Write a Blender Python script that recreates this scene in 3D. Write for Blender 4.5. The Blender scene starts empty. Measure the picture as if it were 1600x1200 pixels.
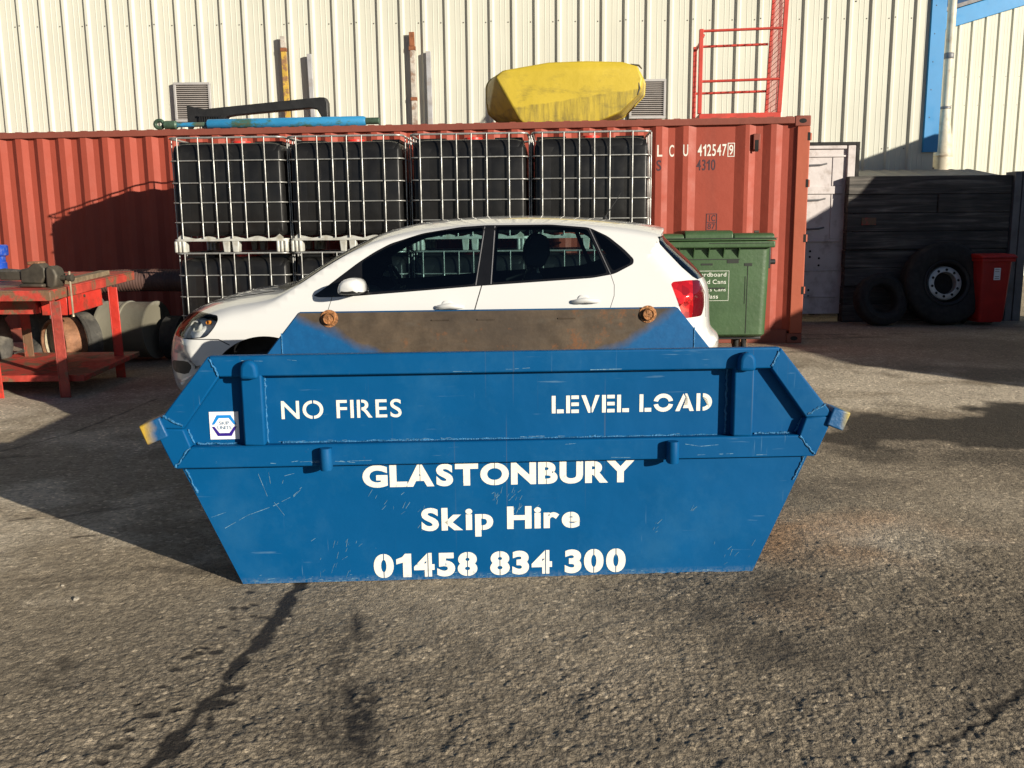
import bpy, bmesh, math, random
import numpy as np
from mathutils import Vector, Matrix, Quaternion
from mathutils.geometry import delaunay_2d_cdt
random.seed(7); rng = np.random.default_rng(7)
R = math.radians
scene = bpy.context.scene
COL = scene.collection

# ------------------------------------------------------------------ camera, sky, sun, exposure
F_PX, PITCH, ROLL, CAM_H = 1427.4, 0.1699, 0.0101, 1.378
cd = bpy.data.cameras.new("camera"); cam = bpy.data.objects.new("camera", cd); COL.objects.link(cam)
cd.sensor_fit = 'HORIZONTAL'; cd.sensor_width = 36.0; cd.lens = 36.0 * F_PX / 1600.0
cd.clip_start = 0.05; cd.clip_end = 2000
fw = Vector((0, math.cos(PITCH), -math.sin(PITCH))); r0 = Vector((1, 0, 0)); u0 = r0.cross(fw)
rv = math.cos(ROLL) * r0 - math.sin(ROLL) * u0; uv = math.sin(ROLL) * r0 + math.cos(ROLL) * u0
cam.matrix_world = Matrix(((rv.x, uv.x, -fw.x, 0), (rv.y, uv.y, -fw.y, 0), (rv.z, uv.z, -fw.z, CAM_H), (0, 0, 0, 1)))
scene.camera = cam

SUN_AZ, SUN_EL = R(49.0), R(13.5)      # azimuth measured from behind the camera towards the right
sun_dir = Vector((math.sin(SUN_AZ) * math.cos(SUN_EL), -math.cos(SUN_AZ) * math.cos(SUN_EL), math.sin(SUN_EL)))
world = bpy.data.worlds.new("World"); scene.world = world; world.use_nodes = True
wn = world.node_tree.nodes; wl = world.node_tree.links
bgn = wn.get("Background"); sky = wn.new("ShaderNodeTexSky"); sky.sky_type = 'NISHITA'
sky.sun_disc = False; sky.sun_elevation = SUN_EL; sky.sun_rotation = math.pi - SUN_AZ
sky.air_density = 0.6; sky.dust_density = 0.3; sky.ozone_density = 1.5
wl.new(sky.outputs[0], bgn.inputs[0]); bgn.inputs[1].default_value = 0.05
sl = bpy.data.lights.new("sun", 'SUN'); sl.energy = 5.0; sl.angle = R(0.5); sl.color = (1.0, 0.915, 0.765)
so = bpy.data.objects.new("sun", sl); COL.objects.link(so); so.location = (20, -20, 20)
so.rotation_euler = (-sun_dir).to_track_quat('-Z', 'Y').to_euler()
vs = scene.view_settings; vs.view_transform = 'Standard'; vs.look = 'None'; vs.exposure = 0.56; vs.gamma = 1.0; vs.use_curve_mapping = False
scene.render.engine = 'CYCLES'
scene.cycles.use_adaptive_sampling = False
scene.cycles.max_bounces = 8; scene.cycles.transparent_max_bounces = 16
scene.cycles.use_denoising = True

# ------------------------------------------------------------------ helpers
def empty(name, label=None, cat=None, group=None, loc=(0, 0, 0), rz=0.0, kind=None):
    o = bpy.data.objects.new(name, None); COL.objects.link(o); o.empty_display_size = 0.2
    o.location = loc; o.rotation_euler = (0, 0, rz)
    return tag(o, label, cat, group, kind)

def tag(o, label=None, cat=None, group=None, kind=None):
    if label: o["label"] = label
    if cat: o["category"] = cat
    if group: o["group"] = group
    if kind: o["kind"] = kind
    return o

def kids(o): return [c for c in COL.objects if c.parent == o]

def copy_tree(o, parent=None):
    c = o.copy(); COL.objects.link(c); c.parent = parent
    for ch in kids(o): copy_tree(ch, c)
    return c

class MB:
    """collects shapes; build() links them as ONE mesh object"""
    def __init__(s): s.v = []; s.f = []; s.m = []; s.mi = 0
    def add(s, verts, faces):
        b = len(s.v); s.v += [tuple(p) for p in verts]
        for f in faces: s.f.append([b + i for i in f]); s.m.append(s.mi)
        return s
    def box(s, x0, x1, y0, y1, z0, z1):
        v = [(x0, y0, z0), (x1, y0, z0), (x1, y1, z0), (x0, y1, z0), (x0, y0, z1), (x1, y0, z1), (x1, y1, z1), (x0, y1, z1)]
        return s.add(v, [(3, 2, 1, 0), (4, 5, 6, 7), (0, 1, 5, 4), (1, 2, 6, 5), (2, 3, 7, 6), (3, 0, 4, 7)])
    def bar(s, p0, p1, w, h, up=(0, 0, 1)):
        p0 = Vector(p0); p1 = Vector(p1); d = (p1 - p0).normalized(); up = Vector(up)
        if abs(d.dot(up)) > .98: up = Vector((0, 1, 0))
        a = d.cross(up).normalized() * w / 2; b = a.cross(d).normalized() * h / 2
        v = []
        for p in (p0, p1): v += [p - a - b, p + a - b, p + a + b, p - a + b]
        return s.add(v, [(3, 2, 1, 0), (4, 5, 6, 7), (0, 1, 5, 4), (1, 2, 6, 5), (2, 3, 7, 6), (3, 0, 4, 7)])
    def prism(s, poly, fn, a, b):
        """poly: 2D points counter-clockwise; fn(u, v, depth) -> xyz"""
        n = len(poly)
        v = [fn(p[0], p[1], a) for p in poly] + [fn(p[0], p[1], b) for p in poly]
        f = [list(range(n)), list(range(2 * n - 1, n - 1, -1))]
        f += [(i, n + i, n + (i + 1) % n, (i + 1) % n) for i in range(n)]
        return s.add(v, f)
    def tube(s, pts, r, n=8, closed=False, caps=True):
        pts = [Vector(p) for p in pts]; N = len(pts)
        rr = r if isinstance(r, (list, tuple)) else [r] * N
        t0 = (pts[1] - pts[0]).normalized()
        a = t0.orthogonal().normalized(); rings = []; prev = t0
        for i, p in enumerate(pts):
            if closed: t = (pts[(i + 1) % N] - pts[i - 1]).normalized()
            elif i == 0: t = t0
            elif i == N - 1: t = (pts[-1] - pts[-2]).normalized()
            else: t = ((pts[i + 1] - p).normalized() + (p - pts[i - 1]).normalized()).normalized()
            a = prev.rotation_difference(t) @ a; a = (a - t * a.dot(t)).normalized(); prev = t
            b = t.cross(a)
            rings.append([p + (a * math.cos(2 * math.pi * k / n) + b * math.sin(2 * math.pi * k / n)) * rr[i] for k in range(n)])
        v = [q for ring in rings for q in ring]; f = []
        for i in range(N if closed else N - 1):
            j = (i + 1) % N
            for k in range(n):
                l = (k + 1) % n; f.append((i * n + k, i * n + l, j * n + l, j * n + k))
        if caps and not closed: f += [list(range(n - 1, -1, -1)), [(N - 1) * n + k for k in range(n)]]
        return s.add(v, f)
    def lathe(s, prof, o=(0, 0, 0), axis=(0, 0, 1), n=40, cap0=False, cap1=False):
        o = Vector(o); ax = Vector(axis).normalized(); a = ax.orthogonal().normalized(); b = ax.cross(a); v = []; f = []
        for r, h in prof:
            for k in range(n):
                t = 2 * math.pi * k / n; v.append(o + ax * h + (a * math.cos(t) + b * math.sin(t)) * r)
        for i in range(len(prof) - 1):
            for k in range(n):
                l = (k + 1) % n; f.append((i * n + k, i * n + l, (i + 1) * n + l, (i + 1) * n + k))
        if cap0: f.append(list(range(n - 1, -1, -1)))
        if cap1: f.append([(len(prof) - 1) * n + k for k in range(n)])
        return s.add(v, f)
    def quad(s, a, b, c, d): return s.add([a, b, c, d], [(0, 1, 2, 3)])
    def build(s, name, mats, parent=None, bevel=0, seg=2, smooth=40, angle=35, recalc=False, sub=0):
        me = bpy.data.meshes.new(name); me.from_pydata(s.v, [], s.f)
        if not isinstance(mats, (list, tuple)): mats = [mats]
        for m in mats: me.materials.append(m)
        if len(mats) > 1: me.polygons.foreach_set("material_index", s.m)
        if recalc:
            bm = bmesh.new(); bm.from_mesh(me); bmesh.ops.recalc_face_normals(bm, faces=bm.faces); bm.to_mesh(me); bm.free()
        me.update()
        if smooth:
            me.shade_smooth(); me.set_sharp_from_angle(angle=R(smooth))
        o = bpy.data.objects.new(name, me); COL.objects.link(o)
        if parent: o.parent = parent
        if bevel:
            md = o.modifiers.new("bevel", 'BEVEL'); md.width = bevel; md.segments = seg; md.limit_method = 'ANGLE'; md.angle_limit = R(angle)
            md.harden_normals = False
        if sub:
            md = o.modifiers.new("sub", 'SUBSURF'); md.levels = sub; md.render_levels = sub
        return o

def rot2(p, a): return (p[0] * math.cos(a) - p[1] * math.sin(a), p[0] * math.sin(a) + p[1] * math.cos(a))

def rounded(w, d, r, n=5, cx=0, cy=0):
    """rounded rectangle outline, counter-clockwise"""
    out = []
    for qx, qy, a0 in ((1, 1, 0), (-1, 1, 90), (-1, -1, 180), (1, -1, 270)):
        for i in range(n + 1):
            a = R(a0 + 90 * i / n); out.append((cx + qx * (w / 2 - r) + r * math.cos(a), cy + qy * (d / 2 - r) + r * math.sin(a)))
    return out

# ------------------------------------------------------------------ materials
class NT:
    def __init__(s, name):
        s.m = bpy.data.materials.new(name); s.m.use_nodes = True; s.t = s.m.node_tree; s.n = s.t.nodes; s.l = s.t.links
        s.b = s.n.get("Principled BSDF"); s.out = s.n.get("Material Output"); s._tc = None
    def new(s, typ, **kw):
        n = s.n.new(typ)
        for k, v in kw.items(): setattr(n, k, v)
        return n
    def put(s, sock, val):
        if hasattr(val, 'is_output'): s.l.new(val, sock)
        elif isinstance(val, (tuple, list)) and len(val) == 3 and sock.type == 'RGBA': sock.default_value = (*val, 1)
        else: sock.default_value = val
    def obj(s):
        if not s._tc: s._tc = s.new("ShaderNodeTexCoord")
        return s._tc.outputs["Object"]
    def mapped(s, scale=(1, 1, 1), loc=(0, 0, 0), rot=(0, 0, 0)):
        n = s.new("ShaderNodeMapping"); s.l.new(s.obj(), n.inputs[0]); n.inputs["Scale"].default_value = scale
        n.inputs["Location"].default_value = loc; n.inputs["Rotation"].default_value = rot; return n.outputs[0]
    def noise(s, scale, detail=4, rough=.55, vec=None, dist=0):
        n = s.new("ShaderNodeTexNoise"); s.l.new(vec if vec is not None else s.obj(), n.inputs["Vector"])
        n.inputs["Scale"].default_value = scale; n.inputs["Detail"].default_value = detail; n.inputs["Roughness"].default_value = rough
        n.inputs["Distortion"].default_value = dist; return n.outputs["Fac"]
    def voro(s, scale, vec=None, feature='F1', out="Distance", rnd=1.0):
        n = s.new("ShaderNodeTexVoronoi", feature=feature); s.l.new(vec if vec is not None else s.obj(), n.inputs["Vector"])
        n.inputs["Scale"].default_value = scale; n.inputs["Randomness"].default_value = rnd; return n.outputs[out]
    def ramp(s, fac, stops, interp='LINEAR'):
        n = s.new("ShaderNodeValToRGB"); n.color_ramp.interpolation = interp; e = n.color_ramp.elements
        while len(e) < len(stops): e.new(.5)
        for i, (p, c) in enumerate(stops):
            e[i].position = p; c = (c, c, c) if not isinstance(c, (tuple, list)) else c; e[i].color = (*c, 1)
        s.l.new(fac, n.inputs[0]); return n.outputs[0]
    def math(s, op, a, b=0.5, c=None, clamp=False):
        n = s.new("ShaderNodeMath", operation=op, use_clamp=clamp); s.put(n.inputs[0], a); s.put(n.inputs[1], b)
        if c is not None: s.put(n.inputs[2], c)
        return n.outputs[0]
    def mix(s, fac, a, b, mode='MIX'):
        n = s.new("ShaderNodeMix", data_type='RGBA', blend_type=mode); s.put(n.inputs[0], fac); s.put(n.inputs[6], a); s.put(n.inputs[7], b); return n.outputs[2]
    def sep(s, vec=None):
        n = s.new("ShaderNodeSeparateXYZ"); s.l.new(vec if vec is not None else s.obj(), n.inputs[0]); return n.outputs
    def attr(s, name):
        n = s.new("ShaderNodeAttribute", attribute_name=name); return n.outputs
    def bump(s, h, dist=.01, strength=1.0, normal=None):
        n = s.new("ShaderNodeBump"); s.l.new(h, n.inputs["Height"]); n.inputs["Distance"].default_value = dist; n.inputs["Strength"].default_value = strength
        if normal is not None: s.l.new(normal, n.inputs["Normal"])
        s.l.new(n.outputs[0], s.b.inputs["Normal"]); return n.outputs[0]
    def set(s, **kw):
        names = dict(color="Base Color", rough="Roughness", metal="Metallic", coat="Coat Weight", coatr="Coat Roughness", spec="Specular IOR Level")
        for k, v in kw.items(): s.put(s.b.inputs[names[k]], v)
        return s

def simple(name, col, rough=.5, metal=0, var=.15, scale=6, rvar=.1, bump=0, bscale=60, dirt=0, dirtcol=(.09, .07, .05), dscale=3, spec=.5, coat=0):
    """painted or plain surface: tone drift, roughness drift, optional dirt blotches and fine relief"""
    k = NT(name); n1 = k.noise(scale, 5)
    lo = tuple(c * (1 - var) for c in col); hi = tuple(min(1, c * (1 + var)) for c in col)
    c = k.ramp(n1, [(.3, lo), (.7, hi)])
    if dirt:
        d = k.ramp(k.noise(dscale, 8, .65), [(.5, 0), (.5 + .3 * (1.2 - min(dirt, 1)), 1)]); d = k.math('MULTIPLY', d, dirt, clamp=True)
        c = k.mix(d, c, dirtcol)
    r = k.ramp(k.noise(scale * 2.3, 4), [(.3, max(0, rough - rvar)), (.7, min(1, rough + rvar))])
    k.set(color=c, rough=r, metal=metal, spec=spec, coat=coat)
    if bump: k.bump(k.noise(bscale, 4), bump)
    return k.m

M = {}
# skip paint: blue with fine scratches, rust flecks, dusty foot
def skip_paint(name, foot=True):
    k = NT(name); x, y, z = k.sep()
    base = k.ramp(k.noise(2.2, 5, .6), [(.3, (.0008, .066, .192)), (.7, (.0010, .077, .220))])
    sc = k.mapped((1, 1, 1), rot=(0, R(35), 0)); st = k.noise(1.0, 3, .5, vec=k.mapped((5, 5, 90), rot=(0, R(28), 0)))
    st2 = k.noise(1.0, 3, .5, vec=k.mapped((90, 5, 4), rot=(0, R(-8), 0)))
    area = k.ramp(k.noise(3.1, 4), [(.52, 0), (.66, 1)])
    scr = k.math('MULTIPLY', k.ramp(st, [(.66, 0), (.70, 1)]), area); scr2 = k.math('MULTIPLY', k.ramp(st2, [(.68, 0), (.72, 1)]), area)
    fleck = k.ramp(k.noise(75, 3, .7), [(.69, 0), (.74, 1)]); fleck = k.math('MULTIPLY', fleck, k.ramp(k.noise(5, 3), [(.45, 0), (.7, 1)]))
    s = k.math('MAXIMUM', k.math('MAXIMUM', scr, scr2), fleck); s = k.math('MULTIPLY', s, .30)
    c = k.mix(s, base, (.22, .36, .46))
    rustm = k.math('MULTIPLY', k.ramp(k.noise(38, 5, .7), [(.66, 0), (.75, 1)]), k.ramp(k.noise(2.0, 3), [(.5, 0), (.68, 1)]))
    c = k.mix(k.math('MULTIPLY', rustm, .6), c, (.11, .055, .025))
    run = k.ramp(k.noise(1.0, 2, .5, vec=k.mapped((55, 5, .6))), [(.70, 0), (.76, 1)])
    c = k.mix(k.math('MULTIPLY', run, .22), c, (.16, .13, .06))
    fade = k.math('MULTIPLY', k.ramp(k.noise(2.6, 7, .7), [(.50, 0), (.68, 1)]), .16); c = k.mix(fade, c, (.05, .17, .30))
    if foot:
        f = k.math('MULTIPLY', k.ramp(z, [(.0, 1), (.032, 0)]), k.ramp(k.noise(70, 6, .75), [(.42, 0), (.62, 1)]))
        c = k.mix(k.math('MULTIPLY', f, .55), c, (.20, .24, .27))
    k.set(color=c, rough=k.ramp(k.noise(4, 6), [(.3, .45), (.7, .62)]), spec=.10)
    k.bump(k.math('ADD', k.noise(2.4, 2), k.math('MULTIPLY', k.noise(9, 3), .18)), .022, .55)
    return k.m
M['skip_blue'] = skip_paint("skip_blue_paint")
# weathered inside of the far wall
k = NT("scraped_rusty_steel"); x, y, z = k.sep()
n = k.noise(3.2, 6, .6); lim = k.math('ADD', k.math('MULTIPLY', k.math('SUBTRACT', z, .68), 1.9), .60)
edge = k.math('SUBTRACT', k.math('ADD', k.math('ABSOLUTE', x), k.math('MULTIPLY', k.math('SUBTRACT', n, .5), .35)), lim)
blue = k.ramp(edge, [(.0, 0), (.13, 1)])
st = k.noise(1.0, 6, .7, vec=k.mapped((7, 7, 22), rot=(0, R(14), 0))); brown = k.ramp(k.noise(7, 7, .7), [(.28, (.046, .034, .024)), (.5, (.082, .060, .041)), (.72, (.125, .09, .06))])
brown = k.mix(k.math('MULTIPLY', k.ramp(st, [(.52, 0), (.72, 1)]), .28), brown, (.13, .115, .095)); brown = k.mix(k.ramp(k.noise(1.7, 5, .6), [(.45, .0), (.62, .55)]), brown, (.045, .036, .03))
orange = k.ramp(k.noise(5.5, 6, .75), [(.56, 0), (.70, 1)]); brown = k.mix(k.math('MULTIPLY', orange, .8), brown, (.21, .075, .022))
bcol = k.ramp(k.noise(20, 6, .7), [(.35, (.0015, .075, .215)), (.68, (.003, .095, .26)), (.76, (.15, .19, .22))])
k.set(color=k.mix(blue, brown, bcol), rough=.6, metal=0.1, spec=.3); k.bump(k.noise(30, 5), .0012)
M['scraped'] = k.m
M['rusty_stud'] = simple("rusty_stud", (.30, .13, .045), .6, .2, .5, 40, bump=.01, bscale=90)
k = NT("lug_paint"); x, y, z = k.sep(); n = k.math('ADD', k.math('ABSOLUTE', x), k.math('MULTIPLY', k.noise(25, 4), .03))
k.set(color=k.mix(k.ramp(k.math('SUBTRACT', n, 1.30), [(.0, 0), (.045, 1)]), (.002, .075, .21), (.46, .30, .035)), rough=.5); k.bump(k.noise(40), .004)
M['lug'] = k.m
k = NT("lug_paint_worn"); x, y, z = k.sep(); n = k.math('ADD', k.math('ABSOLUTE', x), k.math('MULTIPLY', k.noise(25, 4), .03))
k.set(color=k.mix(k.ramp(k.math('SUBTRACT', n, 1.335), [(.0, 0), (.035, .9)]), (.002, .075, .21), (.36, .28, .06)), rough=.5); k.bump(k.noise(40), .004)
M['lug_worn'] = k.m
k = NT("stencil_white"); c = k.ramp(k.noise(60, 5, .7), [(.25, (.55, .56, .51)), (.5, (.76, .74, .66))])
c = k.mix(k.ramp(k.noise(26, 7, .8), [(.585, 0), (.66, .8)]), c, (.05, .18, .34)); k.set(color=c, rough=.6); M['stencil'] = k.m
M['scratch'] = simple("scratched_paint", (.13, .26, .36), .6, var=.3, scale=40)
M['sticker_white'] = simple("sticker_white", (.82, .82, .85), .3, var=.03)
M['sticker_blue'] = simple("sticker_blue", (.01, .22, .62), .3, var=.05)
M['sticker_navy'] = simple("sticker_navy", (.03, .012, .22), .3, var=.05)
M['sticker_grey'] = simple("sticker_letter", (.13, .22, .34), .4, var=.05)
M['weld'] = simple("weld_bead", (.03, .17, .36), .35, 0, .3, 60, bump=.01, bscale=150)

# car
k = NT("white_car_paint"); k.set(color=k.ramp(k.noise(1.5, 3), [(.3, (.64, .64, .63)), (.7, (.66, .66, .65))]), rough=.28, coat=1.0, coatr=.04, spec=.5); M['car_white'] = k.m
M['car_black'] = simple("gloss_black_trim", (.008, .008, .009), .22, var=.2, rvar=.05)
M['car_seam'] = simple("door_gap_black", (.012, .012, .012), .8, var=.1)
M['car_plastic'] = simple("dark_plastic", (.02, .02, .021), .55, var=.2)
M['car_interior'] = simple("dark_interior", (.02, .021, .024), .8, var=.3, bump=.002)
M['seat_fabric'] = simple("seat_fabric", (.022, .024, .028), .9, var=.3, bump=.002, bscale=300)
k = NT("tinted_window_glass"); tr = k.new("ShaderNodeBsdfTransparent"); tr.inputs[0].default_value = (.50, .66, .66, 1)
gl = k.new("ShaderNodeBsdfGlossy"); gl.inputs["Roughness"].default_value = .015; gl.inputs[0].default_value = (.9, .95, 1, 1)
fr = k.new("ShaderNodeFresnel"); fr.inputs[0].default_value = 1.52; mx = k.new("ShaderNodeMixShader")
k.l.new(fr.outputs[0], mx.inputs[0]); k.l.new(tr.outputs[0], mx.inputs[1]); k.l.new(gl.outputs[0], mx.inputs[2]); k.l.new(mx.outputs[0], k.out.inputs[0]); M['glass'] = k.m
k = NT("clear_lens"); tr = k.new("ShaderNodeBsdfTransparent"); tr.inputs[0].default_value = (.86, .88, .9, 1)
gl = k.new("ShaderNodeBsdfGlossy"); gl.inputs["Roughness"].default_value = .02
fr = k.new("ShaderNodeFresnel"); fr.inputs[0].default_value = 1.12; mx = k.new("ShaderNodeMixShader")
k.l.new(fr.outputs[0], mx.inputs[0]); k.l.new(tr.outputs[0], mx.inputs[1]); k.l.new(gl.outputs[0], mx.inputs[2]); k.l.new(mx.outputs[0], k.out.inputs[0]); M['lens'] = k.m
k = NT("lamp_reflector"); vx = k.sep(k.voro(9, out="Color")); k.set(color=k.ramp(vx[0], [(.0, (.35, .34, .33)), (.25, (.72, .70, .66)), (.5, (.88, .86, .81)), (.96, (.50, .28, .12))], 'CONSTANT'), rough=.4); M['chrome'] = k.m
k = NT("red_lamp_lens"); v = k.voro(22, out="Color"); hsv = k.sep(v)
k.set(color=k.ramp(hsv[0], [(.0, (.22, .004, .006)), (.6, (.46, .008, .012)), (1, (.62, .02, .02))]), rough=.12, coat=1.0, coatr=.02); M['tail_red'] = k.m
M['tail_dark'] = simple("dark_red_lens", (.10, .004, .008), .1, var=.2, coat=1)
M['tyre'] = simple("tyre_rubber", (.022, .021, .020), .85, var=.35, scale=9, bump=.004, bscale=70, dirt=.5, dirtcol=(.07, .06, .05))
M['tyre_grey'] = simple("dusty_tyre_rubber", (.055, .052, .046), .9, var=.35, scale=9, bump=.006, bscale=50, dirt=.8, dirtcol=(.15, .135, .11))
M['alloy'] = simple("alloy_wheel", (.45, .45, .46), .35, .8, .1)

# container, cladding, steel
def container_red(name, col, dark):
    k = NT(name)
    c = k.ramp(k.noise(1.1, 6, .6), [(.25, tuple(v * .86 for v in col)), (.75, tuple(v * 1.08 for v in col))])
    run = k.ramp(k.noise(1.0, 4, .6, vec=k.mapped((7, 7, .45))), [(.52, 0), (.75, 1)])
    c = k.mix(k.math('MULTIPLY', run, .28), c, dark)
    sp = k.math('MULTIPLY', k.ramp(k.noise(26, 6, .75), [(.62, 0), (.70, 1)]), k.ramp(k.noise(1.4, 4), [(.45, 0), (.65, 1)]))
    c = k.mix(k.math('MULTIPLY', sp, .7), c, (.14, .06, .035))
    pale = k.math('MULTIPLY', k.ramp(k.noise(40, 5, .7, vec=k.mapped((1, 1, .4))), [(.68, 0), (.74, 1)]), .35); c = k.mix(pale, c, (.55, .38, .30))
    k.set(color=c, rough=k.ramp(k.noise(5, 5), [(.3, .5), (.7, .72)]), spec=.3); k.bump(k.noise(5, 4), .01, .6); return k.m
M['cont_red'] = container_red("container_red_paint", (.335, .064, .039), (.20, .05, .034))
M['cont_rail'] = container_red("container_rail_paint", (.23, .065, .045), (.12, .04, .03))
M['cont_post'] = container_red("container_post_paint", (.40, .10, .055), (.25, .10, .06))
M['door_white'] = simple("faded_white_door_paint", (.56, .51, .50), .6, var=.12, scale=2, dirt=.6, dirtcol=(.25, .19, .16), dscale=5, bump=.004, bscale=12)
M['gasket'] = simple("black_rubber_seal", (.012, .011, .011), .8)
M['mark_white'] = simple("container_mark_white", (.75, .72, .64), .6, var=.15, scale=30)
M['mark_dark'] = simple("container_mark_dark", (.06, .025, .035), .6, var=.2, scale=30)
def cladding(name, col):
    k = NT(name); c = k.ramp(k.noise(.6, 5), [(.3, tuple(v * .93 for v in col)), (.7, tuple(min(1, v * 1.05) for v in col))])
    st = k.ramp(k.noise(1.0, 4, .6, vec=k.mapped((9, 9, .25))), [(.5, 0), (.8, 1)])
    c = k.mix(k.math('MULTIPLY', st, .16), c, (.40, .34, .24)); k.set(color=c, rough=.5, spec=.3); k.bump(k.noise(1.5, 3), .01, .5); return k.m
M['clad'] = cladding("cream_cladding", (.565, .563, .482))
M['screw'] = simple("screw_head", (.10, .09, .08), .5, .3)
M['trim_blue'] = simple("blue_trim", (.02, .22, .50), .45, var=.08, scale=2)
M['vent'] = simple("louvre_grey", (.42, .41, .40), .5, .2, .08)
M['vent_slat'] = simple("louvre_slat", (.36, .33, .31), .5, .1, .1)
M['duct'] = simple("duct_cream_paint", (.58, .52, .40), .55, var=.12, scale=5, dirt=.5, dirtcol=(.28, .15, .07), dscale=8)
M['dark_void'] = simple("dark_backing", (.01, .01, .01), .9)

# tanks
k = NT("black_tank_plastic"); k.set(color=k.ramp(k.noise(4, 6), [(.3, (.006, .006, .0065)), (.7, (.014, .0135, .013))]), rough=k.ramp(k.noise(6, 5), [(.3, .30), (.7, .46)]), spec=.4); k.bump(k.noise(2.5, 3), .03, .5); M['tank'] = k.m
M['galv'] = simple("galvanised_steel", (.41, .41, .39), .42, .6, .2, 25)
M['amber'] = simple("amber_lens", (.60, .22, .03), .25)
M['galv_white'] = simple("pallet_steel", (.50, .50, .46), .55, .15, .15, 12, dirt=.7, dirtcol=(.3, .27, .2), dscale=10)
M['lid_red'] = simple("red_lid", (.62, .03, .02), .4)

# bins
k = NT("green_bin_plastic"); c = k.ramp(k.noise(3, 6), [(.3, (.036, .076, .030)), (.7, (.052, .104, .043))])
c = k.mix(k.math('MULTIPLY', k.ramp(k.noise(9, 7, .7), [(.55, 0), (.75, 1)]), .35), c, (.10, .13, .07)); k.set(color=c, rough=.48, spec=.4); k.bump(k.noise(20, 4), .003); M['bin_green'] = k.m
M['bin_red'] = simple("red_bin_plastic", (.42, .016, .014), .45, var=.15)
M['print_white'] = simple("white_print", (.66, .68, .60), .6, var=.2, scale=40)
M['print_black'] = simple("black_patch", (.012, .016, .012), .6)

# yard things
M['red_paint'] = simple("red_oxide_enamel", (.52, .035, .022), .5, var=.2, scale=5, dirt=.7, dirtcol=(.12, .05, .03), dscale=7, bump=.004, bscale=25)
M['red_worn'] = simple("worn_red_paint", (.40, .045, .03), .6, var=.3, scale=7, dirt=1.0, dirtcol=(.16, .09, .05), dscale=4, bump=.006, bscale=25)
M['red_dirty'] = simple("stained_red_leg", (.33, .05, .035), .6, var=.35, scale=8, dirt=1.0, dirtcol=(.13, .085, .055), dscale=3, bump=.006, bscale=25)
M['cage_red'] = simple("basket_red_paint", (.52, .055, .038), .5, var=.2, scale=4, dirt=.5, dirtcol=(.18, .05, .03), dscale=6)
M['iron'] = simple("cast_iron", (.085, .075, .058), .6, .5, .3, 12, dirt=.5, dirtcol=(.12, .08, .05))
M['bright_steel'] = simple("bright_steel_rod", (.55, .45, .32), .4, .7)
M['wood'] = None
k = NT("old_timber"); g = k.noise(1, 6, .6, vec=k.mapped((1.2, 14, 14))); k.set(color=k.ramp(g, [(.3, (.10, .075, .045)), (.7, (.24, .18, .11))]), rough=.8); k.bump(g, .006); M['wood'] = k.m
k = NT("dark_sleeper_timber"); g = k.noise(1, 8, .65, vec=k.mapped((.9, 10, 16)), dist=.6); v = k.noise(1.3, 3)
c = k.ramp(g, [(.30, (.022, .021, .020)), (.52, (.105, .095, .084)), (.75, (.34, .30, .26))]); c = k.mix(k.ramp(v, [(.35, .6), (.65, 0)]), c, (.02, .02, .022))
k.set(color=c, rough=.85); k.bump(g, .02); M['sleeper'] = k.m
M['grey_steel'] = simple("weathered_grey_steel", (.17, .17, .18), .6, .4, .2, 5, dirt=.5, dirtcol=(.10, .07, .05))
M['roof_sheet'] = simple("pale_roof_sheet", (.33, .31, .27), .6, .1, .15, 3, dirt=.5)
k = NT("yellow_plastic"); c = k.ramp(k.noise(2.5, 4), [(.3, (.46, .34, .026)), (.7, (.54, .40, .037))]); x, y, z = k.sep()
st = k.noise(1, 8, .72, vec=k.mapped((2.2, 2.2, 6), rot=(0, R(-10), 0))); low = k.ramp(k.math('ADD', z, k.math('MULTIPLY', k.noise(3, 4), .4)), [(.30, .8), (.75, .3)])
sc2 = k.noise(1, 6, .7, vec=k.mapped((22, 22, 2.5))); ed2 = k.math('SUBTRACT', k.math('ADD', z, k.math('MULTIPLY', k.noise(5, 3), .06)), k.math('ADD', k.math('MULTIPLY', x, .14), .17)); m2 = k.math('MULTIPLY', k.ramp(ed2, [(.0, 1), (.015, 0)]), k.ramp(sc2, [(.40, .12), (.66, .8)]))
g = k.math('MULTIPLY', k.ramp(st, [(.52, 0), (.66, 1)]), low); c = k.mix(k.math('MULTIPLY', g, .85), c, (.10, .085, .03)); c = k.mix(m2, c, (.16, .125, .03))
lft = k.math('MULTIPLY', k.ramp(k.math('ADD', x, k.math('MULTIPLY', k.noise(8, 5), .25)), [(.0, 1), (.42, 0)]), k.ramp(k.noise(12, 6, .7), [(.35, .2), (.6, 1)])); c = k.mix(k.math('MULTIPLY', lft, .8), c, (.09, .075, .028))
k.set(color=c, rough=.5); k.bump(k.noise(6, 4), .01, .5); M['yellow'] = k.m
k = NT("hydraulic_blue"); n = k.noise(6, 6, .7, vec=k.mapped((.5, 1, 1))); c = k.ramp(n, [(.3, (.02, .20, .40)), (.52, (.03, .24, .48)), (.60, (.05, .13, .10)), (.75, (.16, .09, .04))]); k.set(color=c, rough=.5); k.bump(n, .005); M['ram_blue'] = k.m
M['ram_green'] = simple("ram_green", (.05, .09, .06), .55, .2, .4, 15)
M['black_panel'] = simple("black_moulded_plastic", (.017, .017, .018), .5, var=.25, bump=.003)
M['post_yellow'] = simple("flaking_yellow_post", (.48, .31, .05), .6, 0, .25, 9, dirt=1.0, dirtcol=(.26, .14, .07), dscale=14)
M['post_grey'] = simple("grey_post", (.40, .40, .41), .55, .3, .2, 8, dirt=.5, dirtcol=(.3, .22, .15), dscale=9)
M['post_rust'] = simple("rusty_post_end", (.24, .085, .035), .75, .1, .35, 20)
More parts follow.
